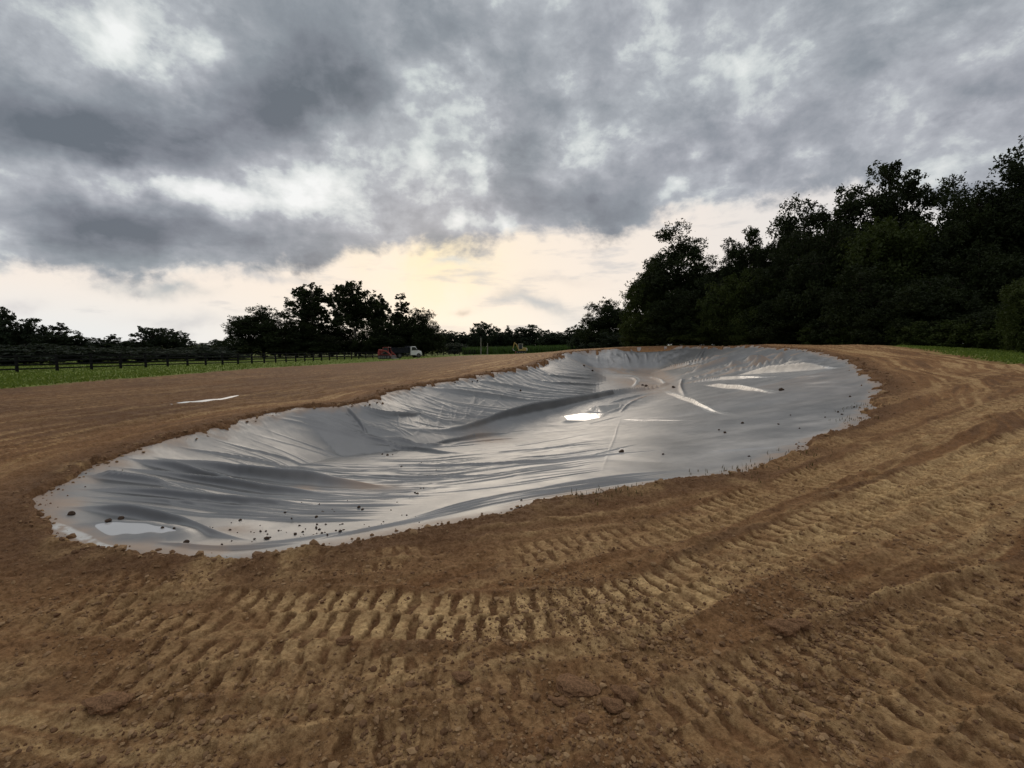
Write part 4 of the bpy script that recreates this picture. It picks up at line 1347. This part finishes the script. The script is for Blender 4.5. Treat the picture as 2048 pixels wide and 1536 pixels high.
def plant(kind, u, topv, wpx, y, label, group, name="tree", rot=None, sink=0.0):
    S = SPEC[kind]
    X = (u - 1024) / FPX * y          # bearing to position at that range
    z0 = gz(X, y) - sink
    d = pdir(u, topv)
    ztop = EYE + d[2] * (y / d[1])
    h = ztop - z0
    w = wpx / FPX * y
    o = empty(name, (X, y, z0), random.uniform(0, 6.28) if rot is None else rot)
    for part in ('trunk', 'crown'):
        c = bpy.data.objects.new(part, S[part]); COL.objects.link(c)
        c.parent = o
        c.scale = (w / S['W'], w / S['W'], h / S['H'])
    tag(o, label, "shrub" if name == "shrub" else "tree", group)
    return o


G1 = "trees along the edge of the dark wood on the right"
G2 = "understorey of the dark wood on the right"
G3 = "clump of trees behind the fence"
G4 = "hedgerow trees at far left"
G5 = "distant tree line beyond the crop"
TREES = [
    ('oak', 1350, 470, 180, 76, "dark round-topped tree standing tallest at the left end of the wood", G1),
    ('olive', 1290, 560, 110, 74, "olive bushy tree at the wood's left corner, leaning over the far bank", G1),
    ('dense', 1215, 603, 110, 108, "separate rounded tree just left of the wood, farther back", G1),
    ('fardense', 1165, 655, 60, 125, "low tree between the crop and the separate rounded tree", G1),
    ('airyb', 1432, 518, 110, 78, "thin-topped tree just right of the round-topped dark tree", G1),
    ('airy', 1500, 452, 125, 68, "spiky open tree beside the bare dead twigs", G1),
    ('airyb', 1545, 450, 95, 64, "open tree with sky gaps between the spiky tree and the wide gappy tree", G1),
    ('oakb', 1628, 402, 190, 58, "wide gappy tree left of the lone tall crown", G1),
    ('airy', 1757, 316, 180, 54, "lone tall crown standing clear above the middle of the wood", G1),
    ('oakb', 1935, 366, 190, 42, "broad oak just left of the tallest tree at the right edge", G1),
    ('oak', 2055, 288, 270, 40, "tallest tree of the wood, cut by the right edge of the photo", G1),
    ('airyb', 1990, 340, 120, 46, "tall leafy tree behind the broad oak at right", G1),
    ('olive', 1770, 440, 240, 46, "olive-green bushy tree below the lone tall crown", G2),
    ('dense', 1860, 458, 150, 47, "dark full tree in the dip between lone crown and broad oak", G2),
    ('dense', 1660, 450, 180, 50, "dark full tree under the wide gappy tree", G2),
    ('dense', 1560, 505, 160, 56, "dark full tree under the open tree with sky gaps", G2),
    ('olive', 1480, 545, 150, 60, "dull green bushy tree under the spiky open tree", G2),
    ('dense', 1410, 560, 130, 66, "dark low tree right of the round-topped dark tree", G2),
    ('dense', 1350, 585, 130, 68, "dark low tree filling in under the round-topped tree", G2),
    ('dense', 1950, 500, 200, 38, "dark full tree under the broad oak", G2),
    ('dense', 2060, 480, 200, 36, "dark full tree under the tallest tree at the right edge", G2),
    ('dense', 1720, 540, 190, 43, "dark low tree in the middle of the wood's edge", G2),
    ('dense', 1850, 560, 180, 36, "dark low tree behind the bend of the dirt bank", G2),
    ('dense', 1600, 580, 160, 51, "dark low tree behind the crest of the bank", G2),
    ('olive', 1520, 610, 130, 56, "low green tree behind the crest, left of the dark low one", G2),
    ('olive', 1440, 620, 120, 63, "low green tree nearer the left end of the wood", G2),
    ('olive', 1285, 625, 90, 70, "low yellowish tree at the very foot of the wood's left corner", G2),
    ('dense', 1790, 600, 160, 38, "dark low tree nearest behind the road on the bank", G2),
    ('dense', 2000, 610, 150, 30, "dark bushy tree near the grass verge", G2),
    ('fardense', 1480, 545, 160, 90, "dim tree deep in the wood behind the spiky tree", G2),
    ('fardense', 1600, 490, 180, 85, "dim tree deep in the wood behind the wide gappy tree", G2),
    ('fardense', 1720, 480, 180, 75, "dim tree deep in the wood below the lone tall crown", G2),
    ('fardense', 1850, 478, 200, 66, "dim tree deep in the wood left of the broad oak", G2),
    ('fardense', 1980, 430, 240, 58, "dim tree deep in the wood behind the broad oak", G2),
    ('fardense', 1380, 560, 140, 95, "dim tree deep in the wood behind the round-topped tree", G2),
    ('olive', 2075, 545, 150, 24, "yellow-green leafy tree reaching in at the right edge, nearest of all", G2),
    ('fardense', 1232, 668, 80, 96, "low dark thicket between the separate rounded tree and the wood", G2),
    ('fardense', 1275, 660, 80, 86, "low dark thicket behind the wood's left corner", G2),
    ('fardense', 1195, 676, 70, 112, "low dark thicket under the separate rounded tree", G2),
    # clump behind the fence
    ('dense', 528, 618, 150, 108, "broad dome-shaped tree at the left of the clump", G3),
    ('sycamore', 625, 566, 110, 118, "open-crowned tree with sky gaps, right of the dome-shaped one", G3),
    ('sycamoreb', 712, 556, 118, 116, "tallest open-crowned tree with a forked pale trunk", G3),
    ('sycamore', 758, 588, 70, 122, "open tree tucked against the right of the forked pale trunk", G3),
    ('slim', 806, 588, 55, 116, "slim pointed tree right of the open-crowned trees", G3),
    ('dense', 838, 622, 90, 112, "rounded dark tree at the right end of the clump", G3),
    ('dense', 595, 640, 100, 112, "dark low tree between the dome-shaped and open trees", G3),
    ('dense', 665, 645, 110, 124, "dark low tree filling behind the pale trunk", G3),
    ('dense', 765, 640, 110, 114, "dark low tree behind the red machine", G3),
    # hedgerow
    ('faroak', -15, 612, 90, 105, "tallest hedgerow tree, cut by the left edge of the photo", G4),
    ('faroak', 45, 632, 80, 108, "hedgerow tree second from the left edge", G4),
    ('faroakb', 112, 648, 85, 112, "spreading hedgerow tree behind the nearest fence posts", G4),
    ('fardense', 20, 668, 110, 112, "low thick hedgerow growth at the left edge", G4),
    ('fardense', 160, 678, 90, 116, "low rounded hedgerow tree before the dip in the tree line", G4),
    ('faroakb', 225, 670, 70, 120, "small hedgerow tree in the dip of the tree line", G4),
    ('fardense', 90, 680, 110, 118, "low dark hedgerow growth behind the spreading tree", G4),
    ('faroak', 312, 652, 85, 118, "flat-topped hedgerow tree standing a little above its row", G4),
    ('faroakb', 358, 660, 60, 122, "hedgerow tree against the right side of the flat-topped one", G4),
    ('fardense', 270, 684, 90, 122, "low growth left of the flat-topped hedgerow tree", G4),
    ('faroak', 405, 684, 60, 126, "lowest hedgerow tree, beside the gap before the clump", G4),
    ('faroak', 450, 678, 60, 126, "small hedgerow tree just left of the dome-shaped tree", G4),
    ('fardense', 370, 694, 120, 130, "low far growth under the gap in the hedgerow", G4),
    ('fardense', 30, 698, 190, 58, "dark weedy thicket just behind the leftmost fence boards", G4),
    ('fardense', 175, 700, 190, 66, "dark weedy thicket just behind the fence, second from the left", G4),
    ('fardense', 300, 702, 170, 76, "dark weedy thicket just behind the fence, third from the left", G4),
    ('fardense', 420, 702, 150, 84, "dark weedy thicket just behind the fence, left of the dome-shaped tree", G4),
    ('fardense', 60, 690, 150, 86, "low dark thicket close behind the fence at the left edge", G4),
    ('fardense', 190, 694, 150, 92, "low dark thicket close behind the fence below the dip", G4),
    ('fardense', 315, 696, 150, 98, "low dark thicket close behind the fence below the flat-topped tree", G4),
    ('fardense', 430, 694, 120, 104, "low dark thicket left of the dome-shaped tree's foot", G4),
    ('dense', 560, 676, 120, 108, "low dark thicket under the dome-shaped tree", G3),
    ('dense', 640, 672, 120, 112, "low dark thicket under the open-crowned tree", G3),
    ('dense', 720, 676, 110, 118, "low dark thicket at the foot of the forked pale trunk", G3),
    ('dense', 790, 664, 110, 112, "low dark thicket behind the white truck", G3),
    ('dense', 848, 660, 80, 114, "low dark thicket at the right foot of the clump", G3),
    ('fardense', 908, 688, 90, 152, "low dark thicket right of the clump behind the far fence", G3),
    # far line
    ('fardense', 893, 664, 60, 230, "far tree just right of the clump", G5),
    ('fardense', 930, 668, 60, 235, "low far tree left of the tallest far one", G5),
    ('faroak', 966, 643, 55, 225, "tallest tree of the distant tree line, above the two pale poles", G5),
    ('fardense', 1000, 662, 60, 235, "far tree right of the tallest distant one", G5),
    ('faroakb', 1015, 653, 30, 230, "narrow pointed far tree behind the yellow machine", G5),
    ('fardense', 1055, 655, 75, 235, "wide rounded far tree right of the yellow machine", G5),
    ('fardense', 1100, 664, 70, 240, "far tree in the low part of the distant line", G5),
    ('faroakb', 1145, 657, 60, 230, "far tree near the wood, with a ragged top", G5),
    ('fardense', 1185, 662, 60, 220, "far tree half behind the separate rounded tree", G5),
    ('fardense', 955, 672, 90, 245, "low far growth behind the pale poles", G5),
    ('fardense', 1120, 672, 100, 250, "low far growth behind the crop", G5),
    ('fardense', 1030, 672, 90, 250, "low far growth behind the yellow machine", G5),
    ('fardense', 870, 672, 80, 240, "low far growth hidden partly by the clump", G5),
]
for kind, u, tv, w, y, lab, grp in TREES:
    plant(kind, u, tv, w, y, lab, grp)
G6 = "shrubs at the foot of the dark wood"
SH = [(1300, 665, 70, 68), (1350, 660, 80, 66), (1410, 655, 90, 63), (1470, 650, 90, 60), (1530, 655, 90, 56), (1590, 650, 90, 52), (1650, 645, 100, 47), (1700, 650, 100, 44), (1760, 640, 110, 40), (1820, 640, 110, 36),
      (1880, 640, 120, 33), (1940, 640, 130, 31), (2010, 630, 130, 29), (2080, 600, 140, 27)]
SHL = ["leftmost shrub at the foot of the wood", "shrub under the round-topped tree", "shrub right of the round-topped tree's foot", "shrub under the spiky tree", "shrub under the open tree with gaps",
       "shrub behind the highest liner fold", "shrub behind the crest of the bank", "shrub in the middle of the wood's foot", "shrub under the lone tall crown", "shrub where the bank road bends away",
       "shrub left of the grass verge", "shrub at the left end of the grass verge", "shrub in the middle of the grass verge", "shrub at the right edge by the verge"]
for (u, tv, w, y), lab in zip(SH, SHL):
    plant('shrub', u, tv, w, y, lab, G6, name="shrub", sink=.3)
# bare dead twigs on the spiky tree
o = empty("dead_tree", (*(at_y(1478, 690, 70)[:2]), gz(*at_y(1478, 690, 70)[:2])))
p1 = at_y(1462, 478, 70) - np.array(o.location); p2 = at_y(1456, 492, 70) - np.array(o.location)
v, f = tube(catmull(np.array([[0, 0, 0], [.0, 0, 8], p1 * .8 + [.5, 0, 0], p1]), 5, closed=False), .16, .03, 6)
link("trunk", mesh_np("dead_trunk", v, f, smooth=True), M_BARK, o)
v, f = tube(catmull(np.array([[0, 0, 9.5], p2 * .9 + [.4, 0, 0], p2]), 5, closed=False), .06, .025, 5)
link("limb", mesh_np("dead_limb", v, f, smooth=True), M_BARK, o)
tag(o, "bare dead trunk with two leafless tips beside the spiky tree", "tree")


# ----------------------------------------------------------------- fence, poles
def box(bm, cx, cy, cz, sx, sy, sz, bev=0.0, taper=None, rot=None):
    r = bmesh.ops.create_cube(bm, size=1)
    vs = r['verts']
    for v in vs:
        v.co.x *= sx; v.co.y *= sy; v.co.z *= sz
        if taper and v.co.z > 0: v.co.x = v.co.x * taper[0] + taper[2]; v.co.y *= taper[1]
    if bev > 0:
        es = list({e for v in vs for e in v.link_edges})
        rr = bmesh.ops.bevel(bm, geom=es, offset=bev, segments=2, affect='EDGES', profile=.6)
        vs = list({v for v in rr['verts']} | {v for v in vs if v.is_valid})
    if rot: bmesh.ops.rotate(bm, verts=vs, cent=(0, 0, 0), matrix=Matrix.Rotation(rot[0], 3, rot[1]))
    bmesh.ops.translate(bm, verts=vs, vec=(cx, cy, cz))
    return vs


def cyl(bm, p0, p1, r0, r1=None, seg=16):
    p0 = Vector(p0); p1 = Vector(p1); d = p1 - p0
    r = bmesh.ops.create_cone(bm, cap_ends=True, segments=seg, radius1=r0, radius2=r0 if r1 is None else r1, depth=d.length)
    q = d.to_track_quat('Z', 'Y').to_matrix()
    bmesh.ops.rotate(bm, verts=r['verts'], cent=(0, 0, 0), matrix=q)
    bmesh.ops.translate(bm, verts=r['verts'], vec=(p0 + p1) / 2)
    return r['verts']


def prism(bm, prof, y0, y1, bev=0.0):
    """profile in x,z extruded from y0 to y1"""
    a = [bm.verts.new((x, y0, z)) for x, z in prof]; b_ = [bm.verts.new((x, y1, z)) for x, z in prof]
    fs = [bm.faces.new(a), bm.faces.new(b_[::-1])]
    n = len(prof)
    for i in range(n): fs.append(bm.faces.new([a[i], b_[i], b_[(i + 1) % n], a[(i + 1) % n]][::-1]))
    bmesh.ops.recalc_face_normals(bm, faces=fs)
    if bev > 0:
        es = list({e for f in fs for e in f.edges})
        bmesh.ops.bevel(bm, geom=es, offset=bev, segments=2, affect='EDGES', profile=.6)


def part(name, mat, parent, fn, smooth=False):
    bm = bmesh.new(); fn(bm)
    bmesh.ops.recalc_face_normals(bm, faces=bm.faces[:])
    me = bpy.data.meshes.new(name); bm.to_mesh(me); bm.free()
    if smooth: me.polygons.foreach_set('use_smooth', np.ones(len(me.polygons), bool))
    return link(name, me, mat, parent)


FENCE = catmull(np.array([(-52, 16), (-38.5, 35.7), (-34, 56), (-27.5, 95), (-8, 136), (2, 145)], float), 40, closed=False)
FL = np.concatenate([[0], np.cumsum(np.linalg.norm(np.diff(FENCE, axis=0), axis=1))])
nP = int(FL[-1] / 2.45)
fp = np.stack([np.interp(np.arange(nP + 1) * 2.45, FL, FENCE[:, k]) for k in range(2)], -1)
fz = land(fp[:, 0], fp[:, 1])
fence = empty("board_fence", (fp[0, 0], fp[0, 1], fz[0]))
tag(fence, "black board fence with square posts and four rails along the grass", "fence")
O = np.array(fence.location)
pm = None
for i in range(nP + 1):
    loc = (fp[i, 0] - O[0], fp[i, 1] - O[1], fz[i] - O[2])
    if pm is None:
        po = part("post", M_FENCE, fence, lambda bm: box(bm, 0, 0, .60, .16, .16, 1.55, .012)); pm = po.data
    else:
        po = bpy.data.objects.new("post", pm); COL.objects.link(po); po.parent = fence
    po.location = loc
    if i < nP:
        po.rotation_euler = (0, 0, math.atan2(fp[i + 1, 1] - fp[i, 1], fp[i + 1, 0] - fp[i, 0]))
# four rails, each one run of boards nailed to the front of the posts
for k in range(4):
    hgt = .26 + .33 * k
    def rail(bm, hgt=hgt):
        tng = np.gradient(fp, axis=0); tng /= np.linalg.norm(tng, axis=1, keepdims=True); nn = np.stack([tng[:, 1], -tng[:, 0]], -1)
        rows = []
        for i in range(nP + 1):
            q = fp[i] + nn[i] * .097 - O[:2]
            q2 = fp[i] + nn[i] * .135 - O[:2]
            z0 = fz[i] - O[2] + hgt
            rows.append([bm.verts.new((q[0], q[1], z0 - .055)), bm.verts.new((q2[0], q2[1], z0 - .055)), bm.verts.new((q2[0], q2[1], z0 + .055)), bm.verts.new((q[0], q[1], z0 + .055))])
        for a, c in zip(rows[:-1], rows[1:]):
            for j in range(4): bm.faces.new([a[j], c[j], c[(j + 1) % 4], a[(j + 1) % 4]])
    part("rail", M_FENCE, fence, rail)

for u, tv, lab in [(962, 676, "taller pale pole standing by the far fence"), (975, 687, "shorter pale pole right beside the taller one")]:
    y = 126.0; X = (u - 1024) / FPX * y; z0 = gz(X, y)
    hgt = EYE + pdir(u, tv)[2] * y / pdir(u, tv)[1] - z0
    po = part("pole", M_POLE, None, lambda bm: (cyl(bm, (0, 0, -.3), (0.02, 0, hgt), .17, .12, 10), cyl(bm, (0.02, 0, hgt), (.02, 0, hgt + .06), .12, .05, 10)), smooth=False)
    po.location = (X, y, z0)
    tag(po, lab, "pole")

# ----------------------------------------------------------------- machines
M_RED = mat_simple("red_machine_paint", (.26, .035, .028), .5, var=.12)
M_DARK = mat_simple("dark_rubber", (.02, .02, .02), .75)
M_STEEL = mat_simple("worn_steel", (.16, .15, .14), .5, metallic=.6)
M_GLASS = mat_simple("tinted_glass", (.03, .035, .04), .08)
M_WHITE = mat_simple("white_truck_paint", (.78, .78, .77), .35, var=.03)
M_BED = mat_simple("dark_blue_dump_body", (.016, .018, .024), .7, spec=.2)
M_YEL = mat_simple("yellow_machine_paint", (.40, .27, .08), .6)
M_CREAM = mat_simple("cream_panel", (.5, .45, .38), .6)
M_ORANGE = mat_simple("rusty_red_panel", (.25, .06, .04), .6)
M_LAMP = mat_simple("clear_lamp_lens", (.7, .7, .66), .1)
M_TAIL = mat_simple("red_lamp_lens", (.4, .02, .02), .15)


def loader():
    y = 84.0; u = 774; X = (u - 1024) / FPX * y
    r = empty("track_loader", (X, y, gz(X, y)), math.radians(-14))
    tag(r, "red compact track loader with lowered arms, parked behind the white truck", "loader")
    for s in (-1, 1):
        def trk(bm, s=s):
            prof = []
            for cx, cz, rad, a0, a1 in [(-.95, .34, .32, 90, 270), (.85, .30, .28, 270, 450)]:
                for a in np.linspace(a0, a1, 9): prof.append((cx + rad * math.cos(math.radians(a)), cz + rad * math.sin(math.radians(a))))
            prism(bm, prof, s * .62, s * 1.0)
            n = 16
            for k in range(n):
                xx = -.95 + 1.8 * k / (n - 1)
                box(bm, xx, s * .81, .005, .05, .38, .05)
                box(bm, xx, s * .81, .645, .05, .38, .05)
        t = part("track", M_DARK, r, trk)
        def whl(bm, s=s):
            for xx in (-.95, -.5, -.1, .3, .85): cyl(bm, (xx, s * 1.005, .32), (xx, s * 1.03, .32), .17 if abs(xx) < .8 else .22, seg=14)
        part("roller", M_STEEL, t, whl)
        def arm(bm, s=s):
            prism(bm, [(-1.2, 1.45), (-1.15, 1.72), (.35, 1.55), (1.35, .70), (1.45, .35), (1.25, .35), (1.12, .62), (.25, 1.32)], s * .66, s * .78, .02)
        part("lift_arm", M_RED, r, arm)
        def ram(bm, s=s):
            cyl(bm, (-.75, s * .72, .85), (.25, s * .72, 1.35), .05); cyl(bm, (.2, s * .72, 1.33), (.5, s * .72, 1.44), .03)
        part("lift_cylinder", M_STEEL, r, ram)
        part("upright", M_RED, r, lambda bm, s=s: box(bm, -1.1, s * .72, 1.1, .35, .14, 1.15, .02, taper=(.7, 1, 0)))
    part("body", M_RED, r, lambda bm: (prism(bm, [(-1.45, .45), (-1.5, 1.15), (-1.35, 1.50), (-.55, 1.5), (-.5, .7), (.75, .62), (.8, .42)], -.58, .58, .03)))
    part("rear_grille", M_DARK, r, lambda bm: [box(bm, -1.50, 0, .62 + .09 * k, .03, .8, .04) for k in range(6)])
    c = part("cab", M_RED, r, lambda bm: ([cyl(bm, (a, s * .48, .7), (a2, s * .46, 2.02), .055, seg=8) for a, a2 in ((-.5, -.45), (.72, .50)) for s in (-1, 1)], box(bm, .03, 0, 2.06, 1.15, 1.05, .08, .02), box(bm, .1, 0, .72, 1.2, 1.0, .1, .01)))
    part("window", M_GLASS, c, lambda bm: (box(bm, .06, .46, 1.38, .9, .012, 1.15), box(bm, .06, -.46, 1.38, .9, .012, 1.15), box(bm, -.47, 0, 1.4, .012, .8, 1.1)))
    part("seat", M_DARK, c, lambda bm: (box(bm, -.05, 0, .95, .5, .5, .15, .03), box(bm, -.3, 0, 1.3, .14, .48, .6, .03)))
    part("lamp", M_LAMP, c, lambda bm: [box(bm, .63, s * .38, 2.05, .04, .14, .07, .01) for s in (-1, 1)])
    part("bucket", M_STEEL, r, lambda bm: prism(bm, [(1.3, .05), (1.25, .65), (1.35, .66), (1.42, .18), (2.05, .06), (2.05, .03), (1.4, .02)], -.95, .95))
    return r


def truck():
    y = 88.0; u = 810; X = (u - 1024) / FPX * y
    r = empty("dump_truck", (X, y, gz(X, y)), math.radians(38))
    tag(r, "white-cab truck with dark dump body, parked right of the red loader", "truck")
    part("chassis", M_DARK, r, lambda bm: (box(bm, -.2, .42, .62, 5.2, .1, .2), box(bm, -.2, -.42, .62, 5.2, .1, .2), box(bm, -2.6, 0, .6, .12, 1.9, .18)))
    def cabf(bm):
        prism(bm, [(.75, .55), (.75, 2.0), (.95, 2.18), (1.75, 2.18), (2.2, 1.48), (2.95, 1.30), (3.05, .95), (3.05, .55)], -.95, .95, .05)
    cab = part("cab", M_WHITE, r, cabf)
    for s in (-1, 1):
        part("window", M_GLASS, cab, lambda bm, s=s: prism(bm, [(.95, 1.42), (.98, 2.05), (1.70, 2.05), (2.02, 1.50)], s * .955, s * .965))
        part("mirror", M_DARK, cab, lambda bm, s=s: (box(bm, 1.95, s * 1.16, 1.6, .08, .18, .34, .02), cyl(bm, (1.95, s * .95, 1.5), (1.95, s * 1.1, 1.55), .02, seg=6)))
        part("headlight", M_LAMP, cab, lambda bm, s=s: box(bm, 3.06, s * .72, .95, .05, .28, .18, .02))
        part("fender", M_WHITE, cab, lambda bm, s=s: prism(bm, [(2.0 + .56 * math.cos(a) + .35, .5 + .56 * math.sin(a)) for a in np.linspace(0, math.pi, 12)] + [(2.0 + .46 * math.cos(a) + .35, .5 + .46 * math.sin(a)) for a in np.linspace(math.pi, 0, 12)], s * .80, s * 1.04))
        part("tail_lamp", M_TAIL, r, lambda bm, s=s: box(bm, -2.67, s * .78, .68, .03, .22, .1))
        part("mud_flap", M_DARK, r, lambda bm, s=s: box(bm, -2.25, s * .78, .42, .02, .42, .45))
    part("windscreen", M_GLASS, cab, lambda bm: (box(bm, 0, 0, 0, .02, 1.55, .78), bmesh.ops.rotate(bm, verts=bm.verts[:], cent=(0, 0, 0), matrix=Matrix.Rotation(math.radians(-33), 3, 'Y')), bmesh.ops.translate(bm, verts=bm.verts[:], vec=(2.01, 0, 1.85))))
    part("grille", M_DARK, cab, lambda bm: [box(bm, 3.07, 0, .72 + .075 * k, .04, .95, .04) for k in range(5)])
    part("front_bumper", M_STEEL, r, lambda bm: box(bm, 3.14, 0, .5, .14, 1.95, .24, .03))
    def bedf(bm):
        box(bm, -1.05, 0, .98, 3.2, 2.1, .12, .01)
        for s in (-1, 1):
            box(bm, -1.05, s * 1.03, 1.45, 3.2, .07, .82, .01)
            for k in range(6): box(bm, -2.5 + .58 * k, s * 1.09, 1.45, .08, .05, .8)
            box(bm, -1.05, s * 1.05, 1.90, 3.26, .14, .09, .01)
        box(bm, .50, 0, 1.6, .07, 1.98, 1.12, .01)
    bed_ = part("dump_body", M_BED, r, bedf)
    part("tailgate", M_BED, bed_, lambda bm: (box(bm, -2.68, 0, 1.43, .07, 1.98, .78, .01), [box(bm, -2.73, yy, 1.43, .04, .07, .74) for yy in (-.8, -.4, 0, .4, .8)]))
    part("cab_guard", M_BED, bed_, lambda bm: box(bm, .85, 0, 2.27, .75, 1.95, .05, .01))
    for xx, ys in ((2.35, (.86,)), (-1.5, (.66, .92))):
        for s in (-1, 1):
            for yv in ys:
                w = part("wheel", M_DARK, r, lambda bm, xx=xx, yv=yv, s=s: (cyl(bm, (xx, s * (yv - .11), .44), (xx, s * (yv + .11), .44), .44, seg=28)))
                part("rim", M_STEEL, w, lambda bm, xx=xx, yv=yv, s=s: (cyl(bm, (xx, s * (yv + .112), .44), (xx, s * (yv + .13), .44), .24, .2, seg=20), cyl(bm, (xx, s * (yv + .13), .44), (xx, s * (yv + .18), .44), .08, seg=12)))
    return r


def excavator():
    y = 116.0; u = 1043; X = (u - 1024) / FPX * y
    r = empty("excavator", (X, y, gz(X, y)), math.radians(172))
    tag(r, "small yellowish excavator with its boom folded up, beside the far crop", "excavator")
    for s in (-1, 1):
        def trk(bm, s=s):
            prof = []
            for cx, a0, a1 in [(-.9, 90, 270), (.9, 270, 450)]:
                for a in np.linspace(a0, a1, 9): prof.append((cx + .3 * math.cos(math.radians(a)), .3 + .3 * math.sin(math.radians(a))))
            prism(bm, prof, s * .55, s * .9)
        t = part("track", M_DARK, r, trk)
        part("roller", M_STEEL, t, lambda bm, s=s: [cyl(bm, (xx, s * .905, .3), (xx, s * .93, .3), .16, seg=12) for xx in (-.9, -.3, .3, .9)])
    part("undercarriage", M_STEEL, r, lambda bm: (box(bm, 0, 0, .42, 1.0, 1.1, .25), cyl(bm, (0, 0, .5), (0, 0, .72), .45)))
    part("house", M_YEL, r, lambda bm: prism(bm, [(-1.15, .72), (-1.25, 1.0), (-1.2, 1.45), (-.35, 1.5), (-.3, 1.15), (.7, 1.1), (.75, .72)], -.8, .8, .04))
    c = part("cab", M_CREAM, r, lambda bm: ([cyl(bm, (a, b_, 1.1), (a, b_, 2.35), .05, seg=8) for a in (-.3, .6) for b_ in (.05, .75)], box(bm, .15, .4, 2.4, 1.1, .85, .09, .02)))
    part("window", M_GLASS, c, lambda bm: (box(bm, .15, .76, 1.75, .85, .012, 1.1), box(bm, .62, .4, 1.75, .012, .62, 1.1), box(bm, -.32, .4, 1.75, .012, .62, 1.1)))
    part("counterweight", M_CREAM, r, lambda bm: box(bm, -1.28, 0, 1.0, .22, 1.4, .5, .06))
    part("boom", M_YEL, r, lambda bm: prism(bm, [(.5, .95), (.62, 1.2), (1.15, 2.35), (1.75, 2.75), (1.85, 2.6), (1.4, 2.25), (.85, .95)], -.33, -.13, .02))
    a = part("stick", M_YEL, r, lambda bm: prism(bm, [(1.6, 2.85), (1.85, 2.85), (2.25, 1.3), (2.12, 1.25)], -.32, -.14, .02))
    part("boom_cylinder", M_STEEL, r, lambda bm: (cyl(bm, (.75, -.23, .9), (1.25, -.23, 1.7), .06), cyl(bm, (1.2, -.23, 1.6), (1.4, -.23, 2.2), .035)))
    part("bucket", M_STEEL, r, lambda bm: prism(bm, [(2.1, 1.3), (2.3, 1.25), (2.2, .8), (1.75, .65), (1.7, .72), (2.0, .9)], -.5, .05))
    part("blade", M_ORANGE, r, lambda bm: (box(bm, 1.45, 0, .35, .08, 1.8, .5, .02), box(bm, 1.1, .4, .35, .7, .1, .12), box(bm, 1.1, -.4, .35, .7, .1, .12)))
    return r


loader(); truck(); excavator()
